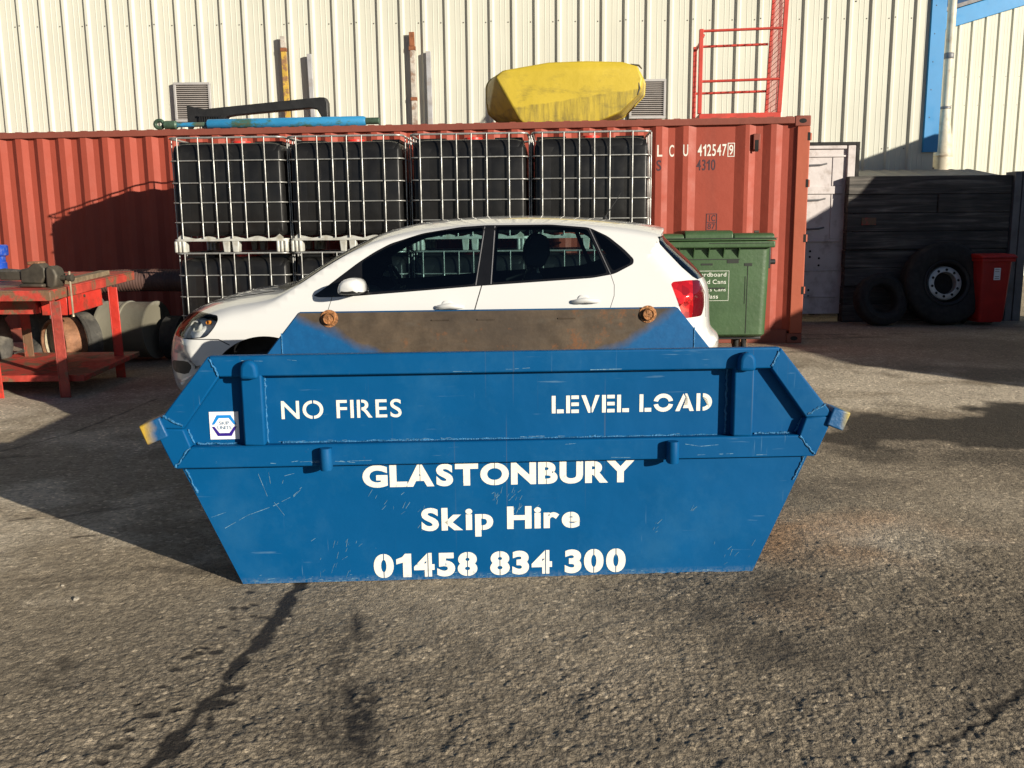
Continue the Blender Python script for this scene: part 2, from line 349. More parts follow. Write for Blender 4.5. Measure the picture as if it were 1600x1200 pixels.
M['pale_post'] = simple("weathered_pale_post", (.46, .42, .37), .65, .1, .25, 14, dirt=.8, dirtcol=(.22, .12, .07), dscale=10)
M['hose'] = simple("ribbed_brown_hose", (.10, .055, .045), .6, var=.2)
k = NT("drum_paint"); x, y, z = k.sep(); n = k.noise(9, 6, .7); c = k.ramp(n, [(.35, (.10, .22, .42)), (.50, (.40, .41, .39)), (.7, (.55, .50, .42))]); low = k.ramp(k.math('ADD', z, k.math('MULTIPLY', n, .2)), [(.33, 1), (.48, 0)])
k.set(color=k.mix(low, c, (.20, .185, .14)), rough=.55, metal=.2); k.bump(n, .006); M['drum'] = k.m
M['blue_drum'] = simple("blue_drum_plastic", (.015, .07, .42), .4, var=.15, dirt=.4, dirtcol=(.35, .38, .42), dscale=14)
M['rust'] = simple("rusted_steel", (.24, .115, .06), .75, .25, .4, 10, bump=.008, bscale=40)
M['rim_cream'] = simple("chipped_cream_rim", (.46, .40, .28), .6, .1, .2, 10, dirt=.8, dirtcol=(.14, .09, .05), dscale=9)
M['rim_silver'] = simple("silver_rim", (.50, .50, .49), .5, .4, .12, 12)
M['concrete'] = simple("pale_concrete", (.36, .32, .26), .85, var=.2, scale=3, bump=.008)
M['blocker_grey'] = simple("grey_blocker_sheet", (.26, .27, .27), .6, .2, .15, 2)

# ------------------------------------------------------------------ lettering
_gl = {}
def glyph(ch, bold):
    key = (ch, bold)
    if key not in _gl and ch == '1':                # a figure one with a proper flag
        hv = [p[1] for p in glyph('H', bold)[0]]; c_ = max(hv) - min(hv); b_ = min(hv); w_ = .155 + 2 * bold
        P = [(.22, 0), (.22 + w_, 0), (.22 + w_, 1), (.22 + w_ * .28, 1), (.20, .86), (.02, .77), (.02, .60 - bold), (.22, .68 - bold)]
        _gl[key] = ([(p[0] * .9, b_ + p[1] * c_) for p in P], [list(range(8))])
    if key not in _gl:
        cu = bpy.data.curves.new("glyph", 'FONT'); cu.body = ch; cu.size = 1; cu.offset = bold; cu.resolution_u = 6; cu.fill_mode = 'FRONT'
        ob = bpy.data.objects.new("glyph", cu); COL.objects.link(ob)
        dg = bpy.context.evaluated_depsgraph_get(); me = ob.evaluated_get(dg).to_mesh()
        v = [(p.co.x, p.co.y) for p in me.vertices]; f = [list(p.vertices) for p in me.polygons]
        ob.evaluated_get(dg).to_mesh_clear(); bpy.data.objects.remove(ob); bpy.data.curves.remove(cu)
        _gl[key] = (v, f)
    return _gl[key]

def lettering(name, text, x0, x1, z0, z1, mat, parent, y=-.0015, bold=.0, gap=.09, cuts=None, cutw=.03, space=.33, fn=None):
    """text laid on the plane facing -y, one part per word; every character is placed by its own width; cuts: characters split by a stencil bridge"""
    cuts = cuts or {}; words_ = [bmesh.new()]; cx = 0.0; hv = [p[1] for p in glyph('H', bold)[0]]; cap = max(hv) - min(hv); base = min(hv)
    for ch in text:
        if ch == ' ': cx += space; words_.append(bmesh.new()); continue
        v, f = glyph(ch, bold); lo = min(p[0] for p in v); hi = max(p[0] for p in v)
        b2 = bmesh.new(); vs_ = [b2.verts.new((p[0] - lo + cx, p[1] - base, 0)) for p in v]
        for q in f:
            try: b2.faces.new([vs_[i] for i in q])
            except ValueError: pass
        def cut_band(axis, c, w):
            nrm = Vector((1, 0, 0)) if axis == 'x' else Vector((0, 1, 0))
            for sgn in (-1, 1):
                geo = b2.verts[:] + b2.edges[:] + b2.faces[:]
                bmesh.ops.bisect_plane(b2, geom=geo, plane_co=nrm * (c + sgn * w / 2), plane_no=nrm)
            kill = [q for q in b2.faces if abs((q.calc_center_median().dot(nrm)) - c) < w / 2 - 1e-5]
            bmesh.ops.delete(b2, geom=kill, context='FACES')
        for axis, frac in cuts.get(ch, ()):
            cut_band(axis, (cx + (hi - lo) * frac) if axis == 'x' else cap * frac, cutw)
        tmp = bpy.data.meshes.new("t"); b2.to_mesh(tmp); b2.free(); words_[-1].from_mesh(tmp); bpy.data.meshes.remove(tmp)
        nx = text[text.index(ch) + 1:][:1]; cx += hi - lo + gap - (.10 if ch + nx in ('RY', 'LA') else 0)
    W_ = cx - gap; sx = (x1 - x0) / W_; sz = (z1 - z0) / cap
    for bm in words_:
        for v in bm.verts:
            px, pz = x0 + v.co.x * sx, z0 + v.co.y * sz
            v.co = fn(px, pz) if fn else (px, y, pz)
        me = bpy.data.meshes.new(name); bm.to_mesh(me); bm.free(); me.materials.append(mat)
        o = bpy.data.objects.new(name, me); COL.objects.link(o); o.parent = parent

# ------------------------------------------------------------------ skip
def build_skip():
    t = empty("waste_skip", "blue open steel skip with white stencilled lettering, in front of the white car", "skip", loc=(-.0533, 3.4553, 0), rz=.0405)
    B = M['skip_blue']; W = 1.743; P = 1.743
    out = [(-1.014, .004), (1.014, .004), (1.222, .49), (1.292, .645), (1.076, .912), (-1.076, .912), (-1.292, .645), (-1.222, .49)]
    # scratches and scuffs in the paint of the near side
    CUR = [None]; r3 = random.Random(11); m = SB = MB()
    def scratch(P, w=.0016, yy=-.0012):
        for i in range(len(P) - 1):
            a, b = Vector((P[i][0], 0, P[i][1])), Vector((P[i + 1][0], 0, P[i + 1][1])); n_ = Vector((-(b - a).z, 0, (b - a).x)).normalized(); k_ = max(1, int((b - a).length / .012))
            for j in range(k_):
                if r3.random() < .10: continue
                p, q = a.lerp(b, j / k_), a.lerp(b, (j + r3.uniform(.85, 1.05)) / k_); ww = w * r3.uniform(.25, .85)
                CUR[0].add([(p + n_ * ww + Vector((0, yy, 0))), (p - n_ * ww + Vector((0, yy, 0))), (q - n_ * ww * .7 + Vector((0, yy, 0))), (q + n_ * ww * .7 + Vector((0, yy, 0)))], [(0, 1, 2, 3)])
    CUR[0] = SB
    scratch([(-1.07, .235), (-.98, .285), (-.88, .32), (-.80, .36), (-.765, .395)]); scratch([(-.80, .355), (-.77, .385)]); scratch([(-.875, .335), (-.83, .27), (-.82, .25)])
    scratch([(-.93, .45), (-.90, .36)], .0013); scratch([(-.89, .455), (-.885, .41)], .0013); scratch([(-.84, .41), (-.83, .44), (-.79, .45)], .0012); scratch([(-1.12, .28), (-1.06, .30)], .0012)
    for cx_, cz_, n_, sp_ in ((-.66, .07, 16, .05), (-.60, .16, 7, .03), (.02, .33, 18, .04), (.08, .285, 10, .03), (-.42, .32, 9, .06), (.62, .20, 5, .02), (.95, .08, 8, .05), (-.30, .27, 6, .05), (.76, .26, 3, .01)):
        for _ in range(n_):
            x_, z_ = cx_ + r3.gauss(0, sp_), cz_ + r3.gauss(0, sp_ * .6); an = r3.uniform(.5, 1.5); L_ = r3.uniform(.006, .032)
            if z_ < .02: continue
            scratch([(x_, z_), (x_ + L_ * math.cos(an), z_ + L_ * math.sin(an))], .0011)
    for _ in range(60):
        x_ = r3.uniform(-.98, .98); z_ = .006 + abs(r3.gauss(0, .012)); scratch([(x_, z_), (x_ + r3.uniform(.004, .03), z_ + r3.uniform(-.002, .006))], .0014)
    for _ in range(26):
        x_ = r3.uniform(-.95, .95); scratch([(x_, .575 + r3.uniform(0, .004)), (x_ + r3.uniform(.01, .04), .575 + r3.uniform(0, .004))], .0014)
    CUR[0] = SR = MB()
    for _ in range(16):
        x_ = r3.uniform(-1.0, 1.0); z_ = r3.choice((.845, .90, .50, .555)) + r3.uniform(-.006, .006); scratch([(x_, z_), (x_ + r3.uniform(.02, .10), z_ + r3.uniform(-.004, .004))], .0012, -.0428)
    scratch([(.72, .545), (.78, .535), (.85, .54)], .0014, -.0428); scratch([(.35, .842), (.47, .843)], .0022, -.0428); scratch([(-.73, .50), (-.64, .506), (-.55, .498)], .0014, -.0428)
    m = MB()                                    # body: near side, two sloping ends, floor
    m.prism(out, lambda u, v, d: (u, d, v), 0, .008)
    for s in (-1, 1):
        e = [(s * 1.014, .004), (s * 1.285, .63), (s * 1.277, .634), (s * 1.006, .008)]
        if s < 0: e = e[::-1]
        m.prism(e, lambda u, v, d: (u, d, v), .008, W - .008)
    m.box(-1.01, 1.01, .008, W - .008, .004, .014)
    m.mi = 1; m.add(SB.v, SB.f)
    m.build("body", [B, M['scratch']], t, recalc=False, smooth=0)
    m = MB(); m.prism(out, lambda u, v, d: (u, d, v), W - .008, W)
    m.build("far_side_panel", M['scraped'], t, recalc=True, smooth=0)
    # welded seam lines on the far panel
    for s in (-1, 1): MB().tube([(s * 1.178, W - .009, .50), (s * 1.178, W - .009, .80)], .004, 6).build("weld_seam", M['weld'], t)
    O = [(-1.08, .916), (1.08, .916), (1.30, .645), (1.234, .486), (-1.234, .486), (-1.30, .645)]
    I = [(-1.045, .836), (1.045, .836), (1.190, .640), (1.166, .571), (-1.166, .571), (-1.190, .640)]
    for nm, ya, yb in (("rim_frame", -.042, -.0005), ("far_rim_frame", W + .0005, W + .042)):
        m = MB()
        for i in range(6):
            j = (i + 1) % 6; m.prism([O[i], I[i], I[j], O[j]], lambda u, v, d: (u, d, v), ya, yb)
        if ya < 0: m.mi = 1; m.add(SR.v, SR.f)
        m.build(nm, [B, M['scratch']], t, bevel=.006, recalc=True)
    m = MB(); r2 = random.Random(3)              # beads of weld along the frame joints
    def bead(a, b, n):
        pts = []
        for i in range(n + 1):
            q = i / n; pts.append((a[0] + (b[0] - a[0]) * q + r2.uniform(-.003, .003), a[1], a[2] + (b[2] - a[2]) * q + r2.uniform(-.003, .003)))
        m.tube(pts, [r2.uniform(.0025, .0055) for _ in pts], 6)
    for s in (-1, 1):
        bead((s * 1.074, -.0425, .905), (s * 1.048, -.0425, .842), 10)
        bead((s * 1.262, -.0425, .692), (s * 1.193, -.0425, .652), 9)
        bead((s * 1.228, -.0425, .495), (s * 1.17, -.0425, .567), 9)
        bead((s * 1.186, -.003, .632), (s * 1.164, -.003, .577), 9)
        bead((s * .885, -.003, .83), (s * .885, -.003, .575), 22)
        bead((s * 1.0, -.003, .5735), (s * 1.15, -.003, .5735), 12)
        bead((s * 1.205, -.001, .48), (s * 1.165, -.001, .38), 10)
    bead((-.83, -.003, .5725), (.85, -.003, .5725), 60)
    m.build("weld_bead", M['weld'], t, smooth=60)
    for s in (-1, 1):
        cx = -.925 if s < 0 else .942
        p = empty("lifting_post"); p.parent = t
        m = MB(); m.box(cx - .04, cx + .04, -.048, -.0005, .5715, .845)
        m.build("post", B, p, bevel=.008)
        m = MB(); prof = []                     # rounded pad lapped over the top rim
        for i in range(13):
            a = math.pi * i / 12; prof.append((cx + .032 * math.cos(a), .868 + .036 * math.sin(a)))
        prof += [(cx - .034, .832), (cx + .034, .832)]
        m.prism(prof, lambda u, v, d: (u, d, v), -.088, -.0425)
        m.build("lifting_pad", B, p, bevel=.014, seg=3, recalc=True)
    for cx in (-.658, .668):
        m = MB(); m.lathe([(.0215, .477), (.0225, .481), (.0225, .557), (.020, .562)], o=(cx, -.064, 0), n=24, cap0=True, cap1=True)
        m.box(cx - .0225, cx + .0225, -.064, -.0425, .479, .559)
        m.build("chain_peg", B, t, recalc=True)
    for s, q, mt in ((-1, [(-1.351, .657), (-1.324, .583), (-1.244, .615), (-1.272, .690)], 'lug'), (1, [(1.362, .658), (1.333, .586), (1.268, .612), (1.293, .680)], 'lug_worn')):
        m = MB(); m.prism(q, lambda u, v, d: (u, d, v), -.055, .06); m.build("corner_lug", M[mt], t, bevel=.006, recalc=True)
    for s in (-1, 1):
        m = MB(); cx = s * .906; prof = [(.050, 0), (.050, .004), (.036, .006), (.034, .022), (.030, .026), (.024, .020), (.012, .022), (0.002, .024)]
        m.lathe(prof, o=(cx, W - .008, .880), axis=(0, -1, 0), n=28); m.build("rusty_stud", M['rusty_stud'], t, recalc=True)
    for cx in (-.28, -.02, .44): MB().tube([(cx - .05, W - .0095, .862), (cx + .05, W - .0095, .862)], .0045, 6).build("panel_slot", M['scraped'], t)
    S = M['stencil']
    lettering("no_fires_lettering", "NO FIRES", -.829, -.372, .664, .734, S, t, bold=.012, gap=.12, space=.36, cuts={'O': [('x', .5)], 'R': [('x', .25)]}, cutw=.05)
    # LEVEL LOAD in a cut stencil alphabet, drawn as polygons on a 1 x 1 cell
    def arc(cx, cy, r0_, r1_, a0, a1, n=12):
        o = [(cx + r1_ * math.cos(R(a0 + (a1 - a0) * i / n)), cy + r1_ * math.sin(R(a0 + (a1 - a0) * i / n))) for i in range(n + 1)]
        return o + [(cx + r0_ * math.cos(R(a1 + (a0 - a1) * i / n)), cy + r0_ * math.sin(R(a1 + (a0 - a1) * i / n))) for i in range(n + 1)]
    G = {'L': (.62, [[(0, 0), (.2, 0), (.2, 1), (0, 1)], [(.27, 0), (.62, 0), (.62, .22), (.27, .22)]]),
         'E': (.66, [[(0, 0), (.2, 0), (.2, 1), (0, 1)]] + [[(.27, a), (.66, a), (.66, a + .2), (.27, a + .2)] for a in (0, .4, .8)]),
         'V': (.95, [[(0, 1), (.36, 0), (.47, 0), (.47, .28), (.23, 1)], [(.54, .02), (.54, .32), (.74, 1), (.95, 1), (.6, .02)]]),
         'O': (1.0, [arc(.5, .5, .29, .52, 12, 168), arc(.5, .5, .29, .52, 192, 348)]),
         'A': (.98, [[(0, 0), (.22, 0), (.53, .78), (.42, 1)], [(.60, .72), (.50, 1), (.62, 1), (.98, 0), (.76, 0), (.70, .17), (.40, .17), (.46, .34), (.66, .34)]]),
         'D': (.85, [[(0, 0), (.2, 0), (.2, 1), (0, 1)], arc(.32, .5, .29, .5, -88, 88, 16)])}
    tot = sum(G[ch][0] + .13 for ch in "LEVELLOAD") + .42 - .13; cx = 0
    for word in ("LEVEL", "LOAD"):
        bm = bmesh.new()
        for ch in word:
            w, polys = G[ch]
            for pl in polys:
                vs_ = [bm.verts.new((cx + p[0], 0, p[1])) for p in pl]; bm.faces.new(vs_)
            cx += w + .13
        cx += .42
        bmesh.ops.triangulate(bm, faces=bm.faces[:])
        for v in bm.verts: v.co = (.206 + v.co.x / tot * .627, -.0015, .667 + v.co.z * .069)
        for f in bm.faces:
            f.normal_update()
            if f.normal.y > 0: f.normal_flip()
        me = bpy.data.meshes.new("level_load_lettering"); bm.to_mesh(me); bm.free(); me.materials.append(S)
        o = bpy.data.objects.new("level_load_lettering", me); COL.objects.link(o); o.parent = t
    lettering("firm_name_lettering", "GLASTONBURY", -.531, .53, .386, .474, S, t, bold=.05, gap=.06, cuts={'O': [('x', .5)], 'B': [('x', .42)], 'A': [('x', .5)], 'R': [('x', .42)]}, cutw=.018)
    lettering("skip_hire_lettering", "Skip Hire", -.308, .316, .205, .297, S, t, bold=.038, gap=.07, space=.30, cuts={'p': [('x', .40)], 'e': [('x', .5)]}, cutw=.018)
    lettering("phone_number_lettering", "01458 834 300", -.500, .500, .016, .113, S, t, bold=.05, gap=.07, space=.28, cuts={'0': [('x', .5)], '8': [('x', .5)], '4': [('x', .68)]}, cutw=.026)
    st = MB(); st.box(-1.102, -.992, -.0025, -.0003, .590, .697); sk = st.build("maker_sticker", M['sticker_white'], t, smooth=0)
    cxs, czs = -1.047, .6435
    def hexhalf(sgn):
        ro, ri = .050, .036; g = .004
        o = [(ro, 0), (ro * .52, .041)]; i_ = [(ri, 0), (ri * .55, .030)]
        pts = [(ro - .003, g), (ro * .52, .041), (-ro * .52, .041), (-ro + .003, g), (-ri - .001, g), (-ri * .52, .029), (ri * .52, .029), (ri + .001, g)]
        return [(cxs + p[0], czs + sgn * p[1]) for p in pts]
    for sgn, mt in ((1, 'sticker_blue'), (-1, 'sticker_navy')):
        bm = bmesh.new(); vs_ = [bm.verts.new((p[0], -.0035, p[1])) for p in hexhalf(sgn)]; bm.faces.new(vs_); bmesh.ops.triangulate(bm, faces=bm.faces[:])
        me = bpy.data.meshes.new("badge_half"); bm.to_mesh(me); bm.free(); me.materials.append(M[mt]); o = bpy.data.objects.new("badge_half", me); COL.objects.link(o); o.parent = sk
    lettering("sticker_lettering", "SKIP", cxs - .018, cxs + .020, czs + .0035, czs + .0165, M['sticker_grey'], sk, y=-.004, bold=.005)
    lettering("sticker_lettering", "UNITS", cxs - .025, cxs + .027, czs - .0145, czs - .0015, M['sticker_grey'], sk, y=-.004, bold=.005)
    return t
build_skip()
# ------------------------------------------------------------------ car
CAR = [(-1.84,.22,.60),(-1.90,.28,.66),(-1.925,.36,.70),(-1.935,.47,.70),(-1.925,.58,.68),(-1.90,.67,.62),(-1.835,.765,.46),(-1.745,.838,.33),(-1.61,.90,.20),(-1.42,.952,.17),(-1.235,.982,.16),(-1.095,1.004,.13),(-1.0,1.025,.08),(-.905,1.075,.065),(-.762,1.167,.06),(-.62,1.25,.06),(-.432,1.342,.075),(-.246,1.402,.10),(-.061,1.432,.11),(.215,1.455,.10),(.491,1.462,.10),(.767,1.458,.10),(1.043,1.442,.10),(1.273,1.417,.11),(1.411,1.398,.12),(1.50,1.384,.15),(1.545,1.372,.18),(1.548,1.356,.2),(1.537,1.335,.21),(1.55,1.308,.23),(1.60,1.263,.25),(1.739,1.138,.28),(1.825,1.045,.32),(1.858,.97,.36),(1.868,.87,.40),(1.870,.76,.40),(1.878,.705,.40),(1.905,.675,.40),(1.935,.645,.42),(1.945,.60,.45),(1.94,.5,.5),(1.93,.38,.5),(1.92,.27,.45),(1.88,.22,.4)]
def chaikin(P, n):
    P = np.array(P, float)
    for _ in range(n):
        Q = [P[0]]
        for a, b in zip(P[:-1], P[1:]): Q += [a * .75 + b * .25, a * .25 + b * .75]
        Q.append(P[-1]); P = np.array(Q)
    return P
SIL = chaikin(CAR, 4)
def wz(z): return np.interp(z, [.2, .35, .6, .75, .9, 1.0, 1.2, 1.38, 1.46], [.79, .82, .84, .842, .825, .80, .725, .645, .60])
NEXP = 2.4
def sdist(x, z):
    x = np.atleast_1d(np.asarray(x, float)); z = np.atleast_1d(np.asarray(z, float))
    D = np.full(x.shape, 1e9); RR = np.zeros(x.shape); SG = np.ones(x.shape)
    for a, b in zip(SIL[:-1], SIL[1:]):
        ab = b[:2] - a[:2]; t = np.clip(((x - a[0]) * ab[0] + (z - a[1]) * ab[1]) / (ab @ ab + 1e-12), 0, 1)
        d = np.hypot(x - a[0] - ab[0] * t, z - a[1] - ab[1] * t); k_ = d < D
        D = np.where(k_, d, D); RR = np.where(k_, a[2] * (1 - t) + b[2] * t, RR)
        SG = np.where(k_, np.where(ab[0] * (z - a[1]) - ab[1] * (x - a[0]) <= 0, 1., -1.), SG)
    return D * SG, RR
def car_y(x, z):
    d, r = sdist(x, z); t = np.clip(d / r, 0, 1)
    return wz(z) * np.maximum(0, 1 - (1 - t) ** NEXP) ** (1 / NEXP)
def car_n(x, z, y):
    e = 6e-3
    def T(x, z): d, r = sdist(x, z); return np.clip(d / r, 0, 1)
    t = T(x, z); w = wz(z); dtx = (T(x + e, z) - T(x - e, z)) / (2 * e); dtz = (T(x, z + e) - T(x, z - e)) / (2 * e); dw = (wz(z + e) - wz(z - e)) / (2 * e)
    g = -NEXP * (1 - t) ** (NEXP - 1)
    N = np.stack([g * dtx, NEXP * y ** (NEXP - 1) / w ** NEXP, g * dtz - NEXP * y ** NEXP / w ** (NEXP + 1) * dw], -1)
    return N / np.maximum(1e-9, np.linalg.norm(N, axis=1))[:, None]
def inpoly(px, pz, poly):
    c = np.zeros(px.shape, bool); P = np.array(poly)
    for (x0, z0), (x1, z1) in zip(P, np.roll(P, -1, 0)):
        k_ = ((z0 > pz) != (z1 > pz)) & (px < (x1 - x0) * (pz - z0) / (z1 - z0 + 1e-15) + x0); c ^= k_
    return c
def resample(P, step, closed=True):
    P = [np.array(p[:2], float) for p in P]; out = []
    for a, b in zip(P, P[1:] + ([P[0]] if closed else [])):
        n = max(1, int(math.ceil(np.linalg.norm(b - a) / step)))
        out += [tuple(a + (b - a) * i / n) for i in range(n)]
    if not closed: out.append(tuple(P[-1]))
    return out
def smooth_poly(P, n=2):
    P = np.array(P, float)
    for _ in range(n):
        Q = []
        for a, b in zip(P, np.roll(P, -1, 0)): Q += [a * .8 + b * .2, a * .2 + b * .8]
        P = np.array(Q)
    return [tuple(p) for p in P]
def round_poly(P, r=.03, n=5):
    """polygon with each corner rounded to about radius r"""
    P = [np.array(p, float) for p in P]; out = []
    for i, b in enumerate(P):
        a, c = P[i - 1], P[(i + 1) % len(P)]; la, lc = np.linalg.norm(a - b), np.linalg.norm(c - b); k_ = min(r, la * .45, lc * .45)
        p0, p1 = b + (a - b) / la * k_, b + (c - b) / lc * k_
        for j in range(n + 1): q = j / n; out.append(tuple((1 - q) ** 2 * p0 + 2 * q * (1 - q) * b + q * q * p1))
    return out
def inset(P, d):
    P = np.array(P, float); n = len(P); A = sum(P[i][0] * P[(i + 1) % n][1] - P[(i + 1) % n][0] * P[i][1] for i in range(n)); s = 1 if A > 0 else -1
    out = []
    for i in range(n):
        a, b, c = P[i - 1], P[i], P[(i + 1) % n]
        e0 = (b - a) / (np.linalg.norm(b - a) + 1e-9); e1 = (c - b) / (np.linalg.norm(c - b) + 1e-9)
        n0 = np.array([-e0[1], e0[0]]) * s; n1 = np.array([-e1[1], e1[0]]) * s; nn = n0 + n1; nn = nn / max(.35, np.linalg.norm(nn)); k_ = max(.5, nn @ n0)
        out.append(tuple(b + nn * d / k_))
    return out

def build_car():
    t = empty("parked_car", "white five-door hatchback car parked side-on between the skip and the black tanks", "car", loc=(-.479, 6.67, 0))
    dlo = round_poly([(-.790, .958), (-.720, 1.002), (-.610, 1.085), (-.502, 1.165), (-.40, 1.230), (-.299, 1.282), (-.093, 1.345), (.156, 1.384), (.322, 1.394), (.74, 1.394), (.989, 1.373), (1.111, 1.315), (1.211, 1.233), (1.272, 1.168), (1.268, 1.138), (1.144, 1.076), (.999, 1.052), (.732, 1.036), (.28, 1.010), (-.17, .978), (-.498, .955), (-.662, .948), (-.75, .948)], .03)
    gf = round_poly([(-.470, .975), (-.480, 1.168), (-.339, 1.248), (-.176, 1.316), (.02, 1.357), (.303, 1.379), (.275, 1.20), (.247, 1.022), (-.129, .992)], .02)
    gt = round_poly([(-.66, .972), (-.56, 1.06), (-.507, 1.13), (-.495, 1.0)], .01)
    gr = round_poly([(.388, 1.384), (.74, 1.384), (.978, 1.360), (1.04, 1.22), (1.098, 1.083), (1.02, 1.068), (.732, 1.050), (.358, 1.030)], .02)
    gq = round_poly([(1.014, 1.352), (1.085, 1.316), (1.182, 1.234), (1.252, 1.164), (1.246, 1.142), (1.134, 1.094), (1.07, 1.22)], .02)
    ws = [(-1.09, 1.055), (-1.13, .992), (-1.05, .988), (-.97, .994), (-.872, 1.034), (-.733, 1.124), (-.598, 1.204), (-.43, 1.293), (-.385, 1.345), (-.45, 1.40), (-.70, 1.30), (-.95, 1.12)]
    bl = [(1.62, 1.34), (1.53, 1.318), (1.435, 1.308), (1.455, 1.258), (1.59, 1.112), (1.665, 1.048), (1.70, 1.030), (1.92, 1.045), (1.75, 1.22)]
    sp = [(1.30, 1.45), (1.335, 1.40), (1.395, 1.335), (1.46, 1.318), (1.53, 1.328), (1.64, 1.35), (1.60, 1.44)]
    hd = round_poly([(-1.850, .712), (-1.84, .74), (-1.79, .785), (-1.70, .828), (-1.60, .852), (-1.49, .848), (-1.41, .838), (-1.399, .811), (-1.423, .763), (-1.48, .700), (-1.571, .692), (-1.70, .690), (-1.82, .688)], .03); hdi = inset(hd, .006)
    tl = round_poly([(1.503, 1.010), (1.520, 1.024), (1.62, 1.030), (1.715, 1.026), (1.745, .960), (1.750, .86), (1.725, .796), (1.585, .790), (1.548, .884)], .02)
    tdk = [(1.66, 1.06), (1.648, .95), (1.655, .86), (1.64, .76), (1.80, .76), (1.80, 1.06)]
    fog = smooth_poly([(-1.835, .515), (-1.655, .535), (-1.615, .50), (-1.66, .44), (-1.82, .44)], 1)
    fd = [(-.666, .962), (-.675, .926), (-.697, .862), (-.72, .70), (-.725, .40), (-.70, .29), (.19, .29), (.205, .5), (.245, .86), (.268, .937), (.295, 1.025), (.345, 1.2), (.345, 1.3), (-.3, 1.2), (-.6, 1.0)]
    rd = [(.295, 1.025), (.268, .937), (.245, .86), (.205, .5), (.19, .29), (.86, .29), (.885, .42), (.95, .58), (1.06, .70), (1.11, .852), (1.14, .94), (1.142, 1.008), (1.118, 1.085), (1.0, 1.2), (.4, 1.2)]
    bumper_f = [(-2.1, .693), (-1.70, .695), (-1.40, .690), (-1.33, .652), (-1.334, .647), (-1.402, .684), (-1.70, .689), (-2.1, .687)]
    fuel_seam = [(-1.72, .862), (-1.60, .880), (-1.42, .925), (-1.235, .951), (-1.09, .975), (-1.09, .979), (-1.235, .955), (-1.42, .929), (-1.60, .885), (-1.72, .867)]
    hatch_seam = [(1.715, 1.02), (1.76, .92), (1.765, .78), (1.769, .78), (1.764, .92), (1.719, 1.022)]
    def circle(cx, cz, r, n=72): return [(cx + r * math.cos(2 * math.pi * i / n), cz + r * math.sin(2 * math.pi * i / n)) for i in range(n)]
    a1 = circle(-1.11, .32, .385); a2 = circle(1.36, .32, .385)
    fdi, rdi = inset(fd, .0035), inset(rd, .0035)
    rings = dict(dlo=dlo, gf=gf, gt=gt, gr=gr, gq=gq, ws=ws, bl=bl, wsi=inset(ws, .022), sp=sp, hd=hd, hdi=hdi, tl=tl, tdk=tdk, fog=fog, fd=fd, rd=rd, fdi=fdi, rdi=rdi, bf=bumper_f, hs=fuel_seam, bs=hatch_seam, a1=a1, a2=a2)
    pts = []; edges = []
    def ring(P, step, closed=True):
        Q = resample(P, step, closed); b = len(pts); pts.extend(Q); n = len(Q)
        edges.extend([(b + i, b + (i + 1) % n) for i in range(n if closed else n - 1)])
    dom = [tuple(p[:2]) for p in SIL]
    ring(dom, .03)
    for nm, P in rings.items(): ring(P, .02)
    F = np.array(pts)
    def far_from(P, dmin):
        P = np.array(P); keep = np.ones(len(P), bool)
        for i in range(0, len(P), 500):
            d = np.hypot(P[i:i + 500, 0][:, None] - F[:, 0], P[i:i + 500, 1][:, None] - F[:, 1]).min(1); keep[i:i + 500] = d > dmin
        return P[keep]
    cand = []
    Q = np.array(resample([p for p in SIL], .028, False)); tang = np.gradient(Q, axis=0); tang /= np.linalg.norm(tang, axis=1)[:, None]; nr = np.stack([tang[:, 1], -tang[:, 0]], -1)
    _, rq = sdist(Q[:, 0] + nr[:, 0] * 1e-4, Q[:, 1] + nr[:, 1] * 1e-4)
    for f in (.012, .045, .10, .18, .28, .40, .55, .72, .9):
        C = Q + nr * (rq * f)[:, None]; d, r = sdist(C[:, 0], C[:, 1]); ok = (d > rq * f * .93) & (C[:, 1] > .225) & inpoly(C[:, 0], C[:, 1], dom)
        cand += [tuple(p) for p in C[ok]]
    gx, gz = np.meshgrid(np.arange(-1.98, 1.98, .045), np.arange(.24, 1.45, .04)); gx = gx.ravel(); gz = gz.ravel(); d, r = sdist(gx, gz)
    ok = (d > r * .95) & inpoly(gx, gz, dom); cand += list(zip(gx[ok], gz[ok]))
    cand = far_from(cand, .006)
    allp = [Vector(p) for p in pts] + [Vector((float(p[0]), float(p[1]))) for p in cand]
    vo, eo, fo, _, _, _ = delaunay_2d_cdt(allp, edges, [], 0, 1e-6)
    V = np.array([(v.x, v.y) for v in vo]); T = np.array([f for f in fo if len(f) == 3])
    cen = V[T].mean(1); cx, cz = cen[:, 0], cen[:, 1]
    I = {nm: inpoly(cx, cz, P) for nm, P in rings.items()}; inside = inpoly(cx, cz, dom) & ~I['a1'] & ~I['a2']
    y = car_y(V[:, 0], V[:, 1]); d0, _ = sdist(V[:, 0], V[:, 1]); y[d0 < 1e-5] = 0; N = car_n(V[:, 0], V[:, 1], y)
    cls = np.full(len(T), 'body', dtype=object)
    cls[I['fd']] = 'seam'; cls[I['rd']] = 'seam'; cls[I['fdi']] = 'front_door'; cls[I['rdi']] = 'rear_door'
    cls[I['bf'] | I['hs'] | I['bs']] = 'seam'; cls[I['sp']] = 'spoiler'; cls[I['fog']] = 'fog'
    cls[I['dlo']] = 'trim'
    for g in ('gf', 'gt', 'gr', 'gq', 'ws', 'bl'): cls[I[g]] = g
    cls[I['ws'] & ~I['wsi']] = 'wsb'
    cls[I['hd']] = 'headb'; cls[I['hdi']] = 'head'; cls[I['tl']] = 'tail'; cls[I['tl'] & I['tdk']] = 'taild'
